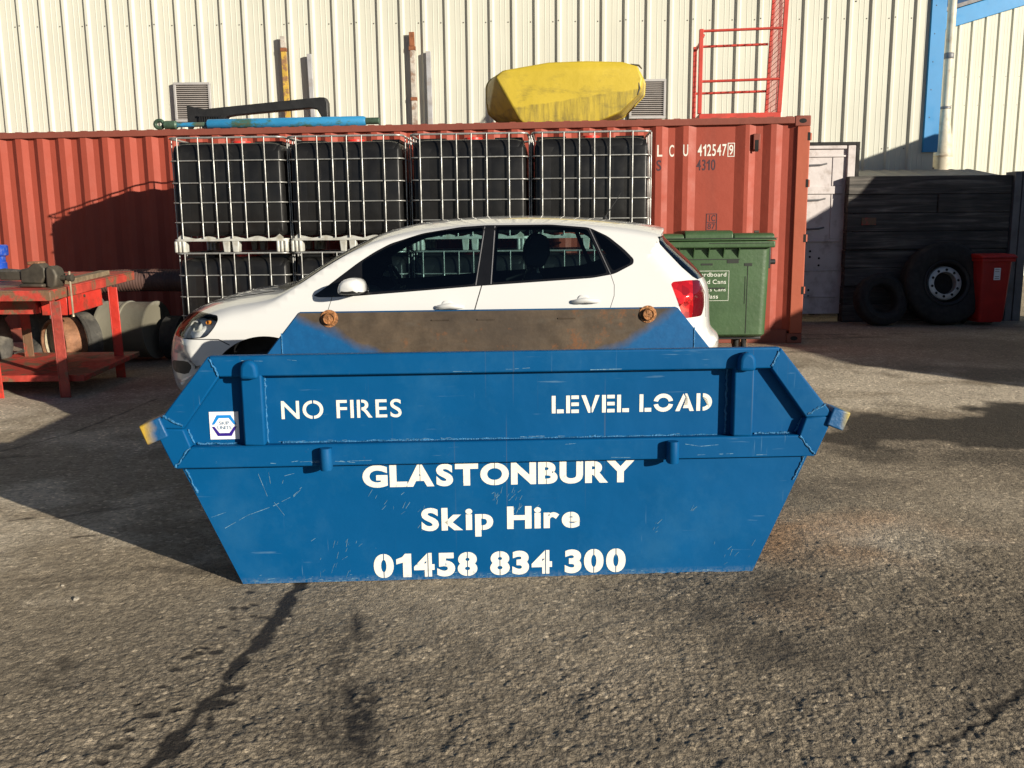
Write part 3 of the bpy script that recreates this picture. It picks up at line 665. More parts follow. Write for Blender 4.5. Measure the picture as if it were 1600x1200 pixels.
    def surf(name, names, mats, sides=(-1, 1), off=0.0, parent=t, jitter=0.0, inward=False):
        vv = []; ff = []; nn = []
        for s in sides:
            sel = inside & np.isin(cls, names); tri = T[sel]; used = np.unique(tri); mp = -np.ones(len(V), int); mp[used] = np.arange(len(used))
            P = np.stack([V[used, 0], y[used], V[used, 1]], -1) - N[used] * (off + (rng.uniform(-jitter, jitter, len(used)) if jitter else 0))[..., None] if jitter else np.stack([V[used, 0], y[used], V[used, 1]], -1) - N[used] * off
            if off > 0: P[:, 1] = np.maximum(P[:, 1], 0)
            n_ = N[used].copy()
            q = P[mp[tri]]; g = np.cross(q[:, 1] - q[:, 0], q[:, 2] - q[:, 0]); flip = (g * n_[mp[tri]].mean(1)).sum(1) < 0
            P[:, 1] *= s; n_[:, 1] *= s
            tr = mp[tri].copy(); fl = flip ^ (s < 0) ^ inward; tr[fl] = tr[fl][:, ::-1]
            b = len(vv); vv += P.tolist(); nn += (n_ * (-1 if inward else 1)).tolist(); ff += (tr + b).tolist()
        me = bpy.data.meshes.new(name); me.from_pydata(vv, [], ff); me.materials.append(mats); me.update(); me.shade_smooth()
        if not jitter: me.normals_split_custom_set_from_vertices(nn)
        o = bpy.data.objects.new(name, me); COL.objects.link(o); o.parent = parent; return o
    surf("body", ['body'], M['car_white'])
    surf("tailgate_spoiler", ['spoiler'], M['car_white'])
    surf("panel_gap", ['seam'], M['car_seam'], off=.002)
    [surf("window_surround", ['trim'], M['car_black'], (s,)) for s in (-1, 1)]
    surf("windscreen_border", ['wsb'], M['car_black']); surf("windscreen", ['ws'], M['glass']); surf("rear_window", ['bl'], M['glass'])
    [surf("fog_lamp_grille", ['fog'], M['car_plastic'], (s,)) for s in (-1, 1)]
    for s in (-1, 1):
        fdo = surf("front_door", ['front_door'], M['car_white'], (s,)); rdo = surf("rear_door", ['rear_door'], M['car_white'], (s,))
        surf("window", ['gf'], M['glass'], (s,), parent=fdo); surf("window", ['gr'], M['glass'], (s,), parent=rdo)
        surf("quarter_window", ['gq'], M['glass'], (s,)); surf("quarter_window", ['gt'], M['car_black'], (s,))
        h = surf("headlight", ['head'], M['lens'], (s,)); surf("reflector", ['head', 'headb'], M['chrome'], (s,), off=.055, parent=h)
        for nm_, hx, hz, rr_, mt_ in (("bulb_housing", -1.555, .765, .036, 'galv_white'), ("indicator", -1.470, .790, .014, 'amber')):
            yy = float(car_y(hx, hz)[0]); mm = MB(); mm.lathe([(rr_, .0), (rr_, .028), (rr_ * .8, .028), (rr_ * .72, .008), (.001, .002)], o=(hx, s * (yy - .055), hz), axis=(-.35, s * .93, .1), n=24); mm.build(nm_, M[mt_], h)
        surf("lamp_surround", ['headb'], M['car_black'], (s,), parent=h)
        tlo = surf("tail_light", ['tail'], M['tail_red'], (s,)); surf("dark_lens", ['taild'], M['tail_dark'], (s,), parent=tlo)
        for dr, hx, hz in ((fdo, .085, .878), (rdo, .955, .905)):     # pull handles
            yy = float(car_y(hx, hz)[0]); m = MB(); g = []
            for i in range(9):
                q = -1 + 2 * i / 8; g.append((hx + .085 * q, s * (yy + .006 + .026 * (1 - q * q) ** .6), hz + .012 - .010 * abs(q)))
            m.tube(g, [.010 + .008 * (1 - (-1 + 2 * i / 8) ** 2) for i in range(9)], 10); m.build("handle", M['car_white'], dr, smooth=70)
            m = MB(); m.lathe([(.001, .0045), (.025, .003), (.036, .0015), (.040, 0)], o=(hx - .012, s * yy, hz + .005), axis=(0, s, 0), n=24)
            m.build("handle_recess", M['car_seam'] if False else M['car_white'], dr)
        # door mirror
        mp_ = [(-.630, .985), (-.622, 1.035), (-.590, 1.070), (-.535, 1.086), (-.480, 1.078), (-.455, 1.045), (-.452, .990), (-.470, .975), (-.560, .966), (-.615, .972)]
        mp_ = [(a * .9 - .022, 1.022 + (b - 1.025) * .93) for a, b in smooth_poly(mp_, 1)]
        bm = bmesh.new(); rngs = []
        for dep, sc in ((.80, .55), (.84, .92), (.90, 1.0), (.96, .97), (1.0, .82), (1.018, .5)):
            rngs.append([bm.verts.new((-.508 + (a + .508) * sc - (dep - .8) * .12, s * (dep - .015), 1.022 + (b - 1.022) * sc)) for a, b in mp_])
        for r_a, r_b in zip(rngs[:-1], rngs[1:]):
            for i in range(len(mp_)): bm.faces.new((r_a[i], r_a[(i + 1) % len(mp_)], r_b[(i + 1) % len(mp_)], r_b[i]))
        bm.faces.new(rngs[0]); bm.faces.new(rngs[-1]); bmesh.ops.recalc_face_normals(bm, faces=bm.faces[:])
        for q in bm.faces: q.material_index = 1 if q.calc_center_median().z < .992 else 0
        me = bpy.data.meshes.new("door_mirror"); bm.to_mesh(me); bm.free(); me.materials.append(M['car_white']); me.materials.append(M['car_plastic']); me.shade_smooth()
        o = bpy.data.objects.new("door_mirror", me); COL.objects.link(o); o.parent = t
        m = MB(); m.bar((-.53, s * .76, .968), (-.51, s * .84, .98), .06, .03); m.build("mirror_arm", M['car_plastic'], o, bevel=.008)
    for s in (-1, 1):                                # bright edges of the window frames
        for a_, b_ in (((.312, 1.383), (.253, 1.015)), ((.378, 1.388), (.350, 1.020)), ((.992, 1.365), (1.118, 1.075))):
            P = []
            for i in range(9): q = i / 8; x_, z_ = a_[0] + (b_[0] - a_[0]) * q + .012 * math.sin(math.pi * q) * 0, a_[1] + (b_[1] - a_[1]) * q; P.append((x_, s * (float(car_y(x_, z_)[0]) + .002), z_))
            MB().tube(P, .0035, 6).build("window_strip", M['grey_steel'], t)
    # roof aerial
    m = MB(); m.lathe([(.018, 0), (.014, .012), (.006, .02)], o=(1.16, 0, 1.432), n=16); m.tube([(1.16, 0, 1.445), (1.275, 0, 1.615)], [.004, .0025], 6); m.build("aerial", M['car_plastic'], t)
    # underside, wheel housings, wheels
    m = MB(); m.box(-.70, .95, -.76, .76, .20, .26); m.box(-1.70, -1.50, -.6, .6, .22, .45); m.box(1.72, 1.80, -.6, .6, .24, .45); m.build("underside", M['car_plastic'], t)
    for cx in (-1.11, 1.36):
        for s in (-1, 1):
            m = MB(); m.lathe([(.386, .80), (.386, .50), (.01, .50)], o=(cx, 0, .32), axis=(0, s, 0), n=48)
            o = m.build("wheel_arch", M['car_plastic'], t)
            w = empty("wheel"); w.parent = t; w.location = (cx, s * .735, .298)
            m = MB(); m.lathe([(.19, .08), (.205, .092), (.25, .098), (.285, .085), (.297, .06), (.298, 0), (.297, -.06), (.285, -.09), (.25, -.1), (.19, -.08)], axis=(0, s, 0), n=48)
            m.build("tyre", M['tyre_grey'], w, smooth=60)
            m = MB(); m.lathe([(.192, -.08), (.192, .078), (.18, .075), (.172, .04), (.172, -.05)], axis=(0, s, 0), n=48); m.lathe([(.001, .062), (.04, .06), (.055, .05)], axis=(0, s, 0), n=24)
            for i in range(5):
                a = 2 * math.pi * i / 5 + .3; m.bar((.03 * math.cos(a), s * .05, .03 * math.sin(a)), (.178 * math.cos(a), s * .055, .178 * math.sin(a)), .02, .055, up=(math.sin(a), 0, -math.cos(a)))
            m.build("rim", M['alloy'], w, bevel=.003)
    # cabin
    surf("cabin_lining", ['body', 'trim', 'front_door', 'rear_door', 'seam', 'spoiler'], M['car_interior'], off=.03, inward=True)
    m = MB(); m.box(-.70, 1.55, -.74, .74, .27, .30); m.build("cabin_floor", M['car_interior'], t)
    m = MB(); m.prism([(-1.0, .55), (-.52, .55), (-.50, .86), (-.60, .93), (-1.0, .985)], lambda u, v, d: (u, d, v), -.70, .70); m.build("dashboard", M['car_interior'], t, bevel=.03, seg=3, recalc=True)
    def seat(cy):
        st = empty("front_seat"); st.parent = t; st.location = (.27, cy, 0)
        m = MB(); m.box(-.28, .22, -.24, .24, .33, .52); m.build("cushion", M['seat_fabric'], st, bevel=.06, seg=4)
        m = MB(); prof = [(.14, .45), (.28, .45), (.44, 1.06), (.33, 1.08)]; m.prism(prof, lambda u, v, d: (u, d, v), -.235, .235); m.build("backrest", M['seat_fabric'], st, bevel=.05, seg=4, recalc=True)
        m = MB(); m.prism([(.30, 1.115), (.43, 1.10), (.475, 1.20), (.47, 1.31), (.38, 1.345), (.305, 1.26)], lambda u, v, d: (u, d, v), -.13, .13); m.build("headrest", M['seat_fabric'], st, bevel=.04, seg=4, recalc=True)
        [MB().tube([(.385, q, 1.03), (.40, q, 1.16)], .007, 8).build("headrest_post", M['galv'], st) for q in (-.06, .06)]
    seat(-.35); seat(.35)
    m = MB(); m.box(.86, 1.02, -.62, .62, .5, .93); m.box(.55, .98, -.62, .62, .33, .52); m.build("rear_seat", M['seat_fabric'], t, bevel=.05, seg=3)
    m = MB(); c0 = Vector((-.36, .36, .93)); ax = Vector((.9, 0, .42)).normalized(); a = Vector((0, 1, 0)); b = ax.cross(a)
    m.tube([c0 + (a * math.cos(2 * math.pi * i / 32) + b * math.sin(2 * math.pi * i / 32)) * .185 for i in range(32)], .015, 8, closed=True)
    m.bar(c0 - a * .18, c0 + a * .18, .03, .02); m.tube([c0, c0 - ax * .25], .03, 10); m.build("steering_wheel", M['car_interior'], t)
    m = MB(); m.box(-.50, -.48, -.10, .12, 1.235, 1.295); m.build("interior_mirror", M['car_plastic'], t, bevel=.01)
    return t
build_car()
# ------------------------------------------------------------------ red shipping container, right front corner at its origin, x along the long side
CA = .0935; CORG = (3.4075, 10.6622, 0)
def build_container():
    t = empty("shipping_container", "long rust red shipping container with white serial number, behind the black tanks", "container", loc=CORG, rz=-CA)
    H, Wd, L = 2.591, 2.438, 12.19; RED = M['cont_red']
    # corrugated side: (x, depth) outline from the right-hand post to the left
    X = [(-.155, .012), (-.235, .048), (-.315, .048), (-.325, .048), (-.385, .012), (-.450, .012)]
    X = [(-.15, .014), (-.225, .050), (-.30, .050), (-.375, .014), (-.435, .014), (-.52, .050), (-.60, .050), (-.675, .014), (-.72, .014), (-.83, .050), (-1.27, .050), (-1.36, .014), (-1.42, .014), (-1.51, .050), (-1.59, .050), (-1.66, .014)]
    x = X[-1][0]
    while x > -L + .35:
        for dx, dp in ((.072, .014), (.068, .050), (.070, .050), (.068, .014)): x -= dx; X.append((x, dp))
    X.append((-L + .13, .014))
    def sheet(name, dep, sgn):
        m = MB(); z0, z1 = .15, H - .062
        v = []; f = []
        for px, d in X: v += [(px, dep + sgn * d, z0), (px, dep + sgn * d, z1)]
        for i in range(len(X) - 1): f.append((2 * i + 2, 2 * i, 2 * i + 1, 2 * i + 3) if sgn > 0 else (2 * i, 2 * i + 2, 2 * i + 3, 2 * i + 1))
        m.add(v, f); return m.build(name, RED, t, smooth=0)
    sheet("side_panel", 0, 1); sheet("side_panel", Wd, -1)
    m = MB(); m.box(-L + .178, -.178, .0, .06, H - .085, H - .012); m.build("top_rail", M['cont_rail'], t, bevel=.006)
    m = MB(); m.box(-L + .178, -.178, Wd - .06, Wd, H - .085, H - .012); m.build("top_rail", M['cont_rail'], t, bevel=.006)
    m = MB(); m.box(-L + .178, -.178, .002, .06, .0, .16); m.build("bottom_rail", M['cont_rail'], t, bevel=.006)
    m = MB(); m.box(-L + .178, -.178, Wd - .06, Wd - .002, .03, .16); m.build("bottom_rail", M['cont_rail'], t, bevel=.006)
    m = MB(); v = []; f = []; n = 0                                   # roof with cross corrugations
    x = -.10; row = []
    while x > -L + .15:
        for dx, dz in ((.10, H - .030), (.02, H - .012), (.07, H - .012), (.02, H - .030)): row.append((x, dz)); x -= dx
    for px, z in row: v += [(px, .03, z), (px, Wd - .03, z)]
    m.add(v, [(2 * i, 2 * i + 2, 2 * i + 3, 2 * i + 1) for i in range(len(row) - 1)])
    for i in range(0, len(row) - 3, 4):                                # pressed ends of the corrugations show above the rail
        a = row[i + 1][0]; m.prism([(a + .02, H - .03), (a - .09, H - .03), (a - .07, H - .004), (a, H - .004)], lambda u, v_, d: (u, d, v_), .02, .10)
    m.build("roof_panel", M['cont_rail'], t, smooth=0, recalc=True)
    m = MB(); m.box(-.148, -.002, .0, .09, .118, H - .118); m.build("corner_post", M['cont_post'], t, bevel=.01)
    m = MB(); m.box(-.10, -.002, Wd - .09, Wd, .118, H - .118); m.build("corner_post", M['cont_post'], t, bevel=.01)
    for y0, y1 in ((0, .09), (Wd - .09, Wd)):
        m = MB(); m.box(-L + .002, -L + .13, y0, y1, .118, H - .118); m.build("corner_post", M['cont_post'], t, bevel=.01)
    m = MB(); m.box(-L + .02, -L + .05, .09, Wd - .09, .1, H - .1); m.build("end_panel", RED, t)
    m = MB(); m.box(-L + .1, -.02, .07, Wd - .07, .12, .16); m.build("container_floor", M['cont_rail'], t)
    for cx in (0, -L + .178):
        for cy in (-.003, Wd - .162):
            for cz in (0, H - .118):
                m = MB(); m.box(cx - .178, cx, cy, cy + .165, cz, cz + .118); c = m.build("corner_casting", M['cont_rail'], t, bevel=.012, seg=3)
                m = MB(); ov = [(cx - .089 + .042 * math.cos(R(a)), cz + .059 + .026 * math.sin(R(a))) for a in range(0, 360, 20)]
                yf = cy - .0012 if cy < 1 else cy + .1662
                m.prism(ov, lambda u, v_, d: (u, d, v_), yf, yf + (.004 if cy < 1 else -.004)); m.build("casting_hole", M['dark_void'], c, smooth=0, recalc=True)
    for cz in (.62, 1.22, 1.84, 2.36):                                 # hinge gaps in the edge of the door post
        m = MB(); m.box(-.030, -.001, -.0015, .05, cz - .045, cz + .045); m.build("hinge_gap", M['dark_void'], t)
    for cz in (.62, 1.22, 1.84, 2.36):
        m = MB(); m.tube([(.010, .05, cz - .04), (.010, .05, cz + .04)], .016, 10); m.build("hinge", M['cont_post'], t)
    # air vent box and lashing ring
    m = MB(); m.box(-.635, -.555, -.012, .049, 2.22, 2.40); vb = m.build("air_vent", M['cont_rail'], t, bevel=.008)
    m = MB(); m.box(-.615, -.575, -.014, -.011, 2.20, 2.33); m.build("vent_slot", M['dark_void'], vb)
    # marks
    def on(name, text, x0, x1, z0, z1, mat, dep, bold=.012, **kw): return lettering(name, text, x0, x1, z0, z1, mat, t, y=dep - .002, bold=bold, **kw)
    W_ = M['mark_white']; D = M['mark_dark']
    on("serial_lettering", "L", -1.715, -1.655, 2.165, 2.295, W_, .014); on("serial_lettering", "C", -1.575, -1.520, 2.165, 2.295, W_, .050); on("serial_lettering", "U", -1.418, -1.362, 2.165, 2.295, W_, .014)
    on("serial_lettering", "412547", -1.25, -.925, 2.165, 2.295, W_, .050, gap=.12)
    on("serial_lettering", "9", -.895, -.848, 2.175, 2.285, W_, .050)
    m = MB(); x0, x1, z0, z1 = -.912, -.832, 2.152, 2.308
    for a in ((x0, x1, z0, z0 + .009), (x0, x1, z1 - .009, z1), (x0, x0 + .009, z0 + .009, z1 - .009), (x1 - .009, x1, z0 + .009, z1 - .009)): m.box(a[0], a[1], .047, .0485, a[2], a[3])
    m.build("serial_frame", W_, t, smooth=0)
    on("size_code_lettering", "S", -1.72, -1.665, 2.005, 2.125, D, .014); on("size_code_lettering", "4310", -1.26, -1.045, 2.005, 2.125, D, .050, gap=.12)
    on("plate_lettering", "IC", -1.10, -1.03, 1.425, 1.495, D, .050, gap=.25); on("plate_lettering", "87", -1.115, -1.03, 1.335, 1.40, D, .050)
    m = MB(); x0, x1, z0, z1 = -1.135, -1.01, 1.318, 1.512
    for a in ((x0, x1, z0, z0 + .008), (x0, x1, z1 - .008, z1), (x0, x0 + .008, z0 + .008, z1 - .008), (x1 - .008, x1, z0 + .008, z1 - .008), (x0 + .008, x1 - .008, 1.409, 1.416)): m.box(a[0], a[1], .047, .0485, a[2], a[3])
    m.build("plate_frame", D, t, smooth=0)
    # far door leaf swung wide open, seen from inside
    d = empty("door"); d.parent = t; d.location = (.0, Wd - .02, 0); d.rotation_euler = (0, 0, CA)
    DW = M['door_white']
    m = MB(); m.box(.02, 1.215, .035, .07, .11, 2.49); m.build("door_leaf", DW, d)
    m = MB()
    for z0, z1 in ((1.795, 1.90), (1.13, 1.16)): m.box(.05, 1.03, .008, .0345, z0, z1)
    m.box(.05, 1.05, .02, .0345, .72, .735); m.box(.05, 1.05, .02, .0345, .345, .36); m.box(.05, 1.06, .012, .0345, 2.30, 2.325); m.box(.05, 1.06, .0, .0345, 2.41, 2.455)
    m.build("door_rib", DW, d, bevel=.006)
    m = MB(); m.box(1.075, 1.185, -.01, .0345, .11, 2.455); m.build("door_stile", DW, d, bevel=.008)
    m = MB(); m.box(.88, 1.03, .026, .0345, 1.17, 1.79); m.box(.88, 1.03, .026, .0345, 1.905, 2.295); m.build("door_packer", DW, d, bevel=.004)
    m = MB(); m.box(1.187, 1.235, -.015, .075, .10, 2.50); m.box(.02, 1.185, -.015, .034, 2.46, 2.50); m.build("door_seal", M['gasket'], d)
    for z in (2.20, 1.72, 1.32):
        m = MB(); m.tube([(.45, .032, z), (.50, .012, z - .012), (.72, .012, z - .005), (.80, .032, z + .012)], .012, 8); m.build("lashing_bar", M['grey_steel'], d)
    for px, pz in ((.62, 1.0), (.62, .92), (.75, .9), (.75, .8), (.62, .45), (.62, .36)):
        m = MB(); m.lathe([(.016, 0), (.016, .004)], o=(px, .0345, pz), axis=(0, -1, 0), n=12, cap1=True); m.build("bolt", M['gasket'], d)
    return t
build_container()

# ------------------------------------------------------------------ caged tanks: one is built, seven are copied from it
IX, IY, IA = -3.4232, 9.5122, .055
def build_tank():
    t = empty("caged_tank", "x", "tank", "black caged liquid tanks stacked two high")
    w, d = 1.195, 1.0; zt = 1.155
    m = MB()                                         # moulded tank: lobed walls with rounded shoulders
    def outline(sc, z):
        pts = []
        base = rounded(1.135, .945, .085, 6)
        for (px, py) in base: pts.append((px * sc, py * sc, z))
        return pts
    zs = [(.80, .165), (.95, .168), (.985, .185), (1, .22), (1, .95), (.992, 1.01), (.968, 1.055), (.92, 1.083), (.84, 1.095), (.5, 1.098)]
    rings = [outline(s_, z) for s_, z in zs]; n = len(rings[0])
    m.add([p for r_ in rings for p in r_], [(i * n + k_, i * n + (k_ + 1) % n, (i + 1) * n + (k_ + 1) % n, (i + 1) * n + k_) for i in range(len(rings) - 1) for k_ in range(n)] + [[(len(rings) - 1) * n + k_ for k_ in range(n)], list(range(n - 1, -1, -1))])
    for cx, ww in ((-.455, .19), (-.235, .215), (-.05, .14), (.105, .14), (.275, .175), (.46, .17)):      # upright lobes between the cage bars
        for sy in (-1, 1):
            prof = [(cx + ww / 2 * math.cos(R(a)), .461 + .013 * max(0, math.sin(R(a))) ** .6) for a in range(0, 181, 15)]
            prof = [(p[0], p[1] * sy) for p in prof]
            if sy < 0: prof = prof[::-1]
            k_ = len(prof); v = []
            for z, q in ((.21, .2), (.25, 1), (1.0, 1), (1.05, .72), (1.075, .1)):
                v += [(p[0], sy * .461 + (p[1] - sy * .461) * q - (sy * .06 if z > 1.06 else sy * .025 if z > 1.04 else 0), z) for p in prof]
            m.add(v, [(i * k_ + j, i * k_ + j + 1, (i + 1) * k_ + j + 1, (i + 1) * k_ + j) for i in range(4) for j in range(k_ - 1)])
    m.box(-.545, -.25, -.30, .30, 1.09, 1.118); m.box(.25, .53, -.30, .30, 1.09, 1.118)
    m.build("tank", M['tank'], t, recalc=True, smooth=50, bevel=0)
    m = MB(); m.lathe([(.115, 1.09), (.115, 1.115), (.10, 1.12), (.10, 1.145), (.092, 1.15), (.001, 1.15)], o=(.0, .02, 0), n=32); m.build("lid", M['lid_red'], t)
    m = MB(); r = .0068; X0, X1, Y0, Y1 = -w / 2 + .012, w / 2 - .012, -d / 2 + .012, d / 2 - .012
    def loop(z, rad=.0068, grow=0):
        m.tube([(p[0], p[1], z) for p in rounded(X1 - X0 + grow, Y1 - Y0 + grow, .07, 4)], rad, 8, closed=True)
    loop(zt - .012, .0105)
    for z in (.918, .698, .500, .303): loop(z)
    xs = [X0 + (X1 - X0) * q for q in (.085, .268, .398, .525, .655, .845)]
    ys = [Y0 + (Y1 - Y0) * q for q in (.13, .33, .50, .67, .87)]
    def upright(a, b):                              # pressed flat where it crosses a rail
        zz = [.14, .295, .303, .311, .49, .5, .51, .69, .698, .706, .91, .918, .926, zt - .012]
        rr = [.0072, .0072, .005, .0072, .0072, .005, .0072, .0072, .005, .0072, .0072, .005, .0072, .006]
        m.tube([(a, b, z) for z in zz], rr, 8)
    for px in xs: upright(px, Y0 - .014); upright(px, Y1 + .014)
    for py in ys: upright(X0 - .014, py); upright(X1 + .014, py)
    m.build("cage", M['galv'], t, smooth=60)
    p = empty("pallet"); p.parent = t
    m = MB(); m.prism([(a, b) for a, b in rounded(w - .01, d - .01, .05, 4)], lambda u, v, dd: (u, v, dd), .112, .135)
    prof = []
    for i in range(31): prof.append((-w / 2 + .05 + (w - .1) * i / 30, .150 + .012 * math.sin(i * .9) * (1 if 0 < i < 30 else 0) + (.02 if i in (1, 29) else 0)))
    m.prism([(-w / 2 + .05, .134)] + [(w / 2 - .05, .134)] + prof[::-1], lambda u, v, dd: (u, dd, v), -d / 2 + .015, -d / 2 + .028)
    m.build("base_tray", M['galv_white'], p, recalc=True)
    for cx, cw in ((-w / 2 + .065, .12), (.0, .15), (w / 2 - .065, .12)):
        for cy in (-d / 2 + .06, d / 2 - .06):
            m = MB()
            if abs(cx) > .1:
                for q in (-.04, 0, .04): m.tube([(cx + q, cy - .045, .0), (cx + q, cy - .047, .112)], .018, 8)
                m.box(cx - cw / 2, cx + cw / 2, cy - .045, cy + .045, .0, .112)
            else:
                m.prism([(cx - .075, .0), (cx - .02, .0), (cx - .012, .112), (cx - .085, .112)], lambda u, v, dd: (u, dd, v), cy - .05, cy + .05)
                m.prism([(cx + .02, .0), (cx + .075, .0), (cx + .085, .112), (cx + .012, .112)], lambda u, v, dd: (u, dd, v), cy - .05, cy + .05)
            m.build("foot", M['galv_white'], p, bevel=.006, recalc=True)
    return t
proto = build_tank()
names = ["leftmost column", "second column from the left", "third column from the left", "rightmost column beside the container number"]
first = True
for ci, (off, rz_, dy) in enumerate(((-.045, -.05, 0), (1.172, -.06, .015), (2.425, -.055, 0), (3.645, -.055, 0))):
    for lv in (1, 0):
        o = proto if first else copy_tree(proto); first = False
        cx = IX + math.cos(IA) * (off + .5925) + math.sin(IA) * (.5 + dy); cy = IY - math.sin(IA) * (off + .5925) + math.cos(IA) * (.5 + dy)
        o.location = (cx + (.004 if lv == 0 else 0), cy, 1.155 * lv); o.rotation_euler = (0, 0, rz_)
        lab = {(0, 1): "upper black caged tank at the left end of the row, standing on another", (0, 0): "lower black caged tank at the left end, behind the bonnet of the white car",
               (1, 1): "upper black caged tank second from the left end of the row", (1, 0): "lower black caged tank second from the left, behind the windscreen of the car",
               (2, 1): "upper black caged tank third from the left, above the middle of the car roof", (2, 0): "lower black caged tank seen through the front door window of the car",
               (3, 1): "upper black caged tank at the right end, beside the white container serial number", (3, 0): "lower black caged tank seen through the rear door window of the car"}[(ci, lv)]
        o["label"] = lab

# ------------------------------------------------------------------ warehouses
def clad_profile(x0, x1, pitch=.3333, depth=.034, phase=0.0):
    P = []; x = x0 + phase
    while x < x1:
        for dx, d in ((0, 0), (.075, 0), (.079, .003), (.087, .003), (.091, 0), (.150, 0), (.154, .003), (.162, .003), (.166, 0), (.232, 0), (.262, depth), (.300, depth), (.330, 0)):
            P.append((x + dx, d))
        x += pitch
    return [p for p in P if p[0] <= x1]
def clad_wall(m, x0, x1, y, z0, z1f, phase=0, pitch=.3333, depth=.034):
    P = clad_profile(x0, x1, pitch, depth, phase); v = []
    for px, d in P: v += [(px, y - d, z0), (px, y - d, z1f(px))]
    m.add(v, [(2 * i, 2 * i + 2, 2 * i + 3, 2 * i + 1) for i in range(len(P) - 1)])
WY = 14.3
def build_warehouse():
    t = empty("warehouse", "cream ribbed metal warehouse wall with blue corner trim, behind the red container", "warehouse", loc=(0, 0, 0))
    m = MB(); clad_wall(m, -20, 6.30, WY, 0, lambda x: 8.0, phase=.133); m.build("front_cladding", M['clad'], t, smooth=0)
    m = MB(); m.box(-20, 6.46, WY + .01, WY + .12, 0, 8.0); m.box(6.36, 6.46, WY + .12, 40, 0, 8.0); m.box(-20, -19.9, WY + .12, 40, 0, 8.0); m.build("inner_wall", M['clad'], t, smooth=0)
    m = MB(); m.box(-20.2, 6.6, WY - .2, 40, 8.0, 8.15); m.build("roof", M['grey_steel'], t)
    m = MB(); m.box(6.272, 6.492, WY - .052, WY + .02, 2.44, 8.0); m.box(6.472, 6.492, WY + .02, WY + .25, 2.44, 8.0); tr = m.build("corner_trim", M['trim_blue'], t, bevel=.004)
    m = MB()
    for z in (2.95, 3.35, 3.75, 4.15, 4.55): m.lathe([(.009, 0), (.006, .005), (.001, .006)], o=(6.335, WY - .052, z), axis=(0, -1, 0), n=8)
    m.build("trim_screw", M['screw'], tr)
    m = MB(); i = 0; x = -20 + .133
    while x < 6.2:
        for z in (4.385, 2.5, 6.2): m.lathe([(.010, 0), (.008, .006), (.001, .008)], o=(x + .20, WY, z), axis=(0, -1, 0), n=8)
        if i % 3 == 1:
            for z in (4.395, 2.51): m.lathe([(.010, 0), (.008, .006), (.001, .008)], o=(x + .281, WY - .034, z), axis=(0, -1, 0), n=8)
        x += .3333; i += 1
    for px in (5.05, 5.16, 5.39): m.lathe([(.012, 0), (.010, .01), (.001, .012)], o=(px, WY, 4.63), axis=(0, -1, 0), n=8)
    m.build("cladding_screw", M['screw'], t)
    for x0, z0, wd, hh in ((-5.02, 2.99, .55, .57), (1.80, 2.97, .55, .57)):
        lv = empty("louvre_vent"); lv.parent = t
        m = MB(); y0, y1 = WY - .085, WY - .035; f = .035
        m.box(x0, x0 + wd, y0, y1, z0, z0 + f); m.box(x0, x0 + wd, y0, y1, z0 + hh - f, z0 + hh); m.box(x0, x0 + f, y0, y1, z0 + f, z0 + hh - f); m.box(x0 + wd - f, x0 + wd, y0, y1, z0 + f, z0 + hh - f)
        m.build("vent_frame", M['vent'], lv, bevel=.004)
        m = MB(); m.box(x0 + .01, x0 + wd - .01, WY - .035, WY - .002, z0 + .01, z0 + hh - .01); m.build("vent_backing", M['dark_void'], lv)
        m = MB(); n = 17
        for i in range(n):
            z = z0 + f + (hh - 2 * f) * (i + .15) / n; m.quad((x0 + f, y0 + .006, z), (x0 + wd - f, y0 + .006, z), (x0 + wd - f, y1 - .004, z + .024), (x0 + f, y1 - .004, z + .024))
            m.box(x0 + f, x0 + wd - f, y0 + .003, y0 + .006, z - .003, z + .004)
        m.build("vent_slat", M['vent_slat'], lv, smooth=0)
    return t
build_warehouse()
def build_gable():
    t = empty("gabled_warehouse", "second cream ribbed warehouse with blue sloping verge, beyond the blue corner trim", "warehouse", loc=(0, 0, 0))
    top = lambda x: 6.10 + .29 * (x - 10.8)
    m = MB(); clad_wall(m, 6.6, 21, 24.0, 0, top, phase=.07); m.build("gable_cladding", M['clad'], t, smooth=0)
    m = MB(); m.prism([(6.6, 0), (21, 0), (21, top(21)), (6.6, top(6.6))], lambda u, v, d: (u, d, v), 24.01, 24.12); m.box(20.9, 21, 24.12, 40, 0, 9); m.build("inner_wall", M['clad'], t, recalc=True, smooth=0)
    m = MB(); m.prism([(6.4, top(6.4)), (21.2, top(21.2)), (21.2, top(21.2) + .42), (6.4, top(6.4) + .42)], lambda u, v, d: (u, d, v), 23.88, 23.99); m.build("verge_trim", M['trim_blue'], t, recalc=True, bevel=.01)
    m = MB(); m.prism([(6.4, top(6.4) + .43), (21.2, top(21.2) + .43), (21.2, top(21.2) + .52), (6.4, top(6.4) + .52)], lambda u, v, d: (u, d, v), 23.8, 40); m.build("roof", M['grey_steel'], t, recalc=True)
    m = MB()
    for i in range(38):
        x = 6.67 + .3333 * i
        for z in (4.31, 5.0): m.lathe([(.010, 0), (.008, .006), (.001, .008)], o=(x + .20, 24.0, z), axis=(0, -1, 0), n=6)
    m.build("cladding_screw", M['screw'], t)
build_gable()
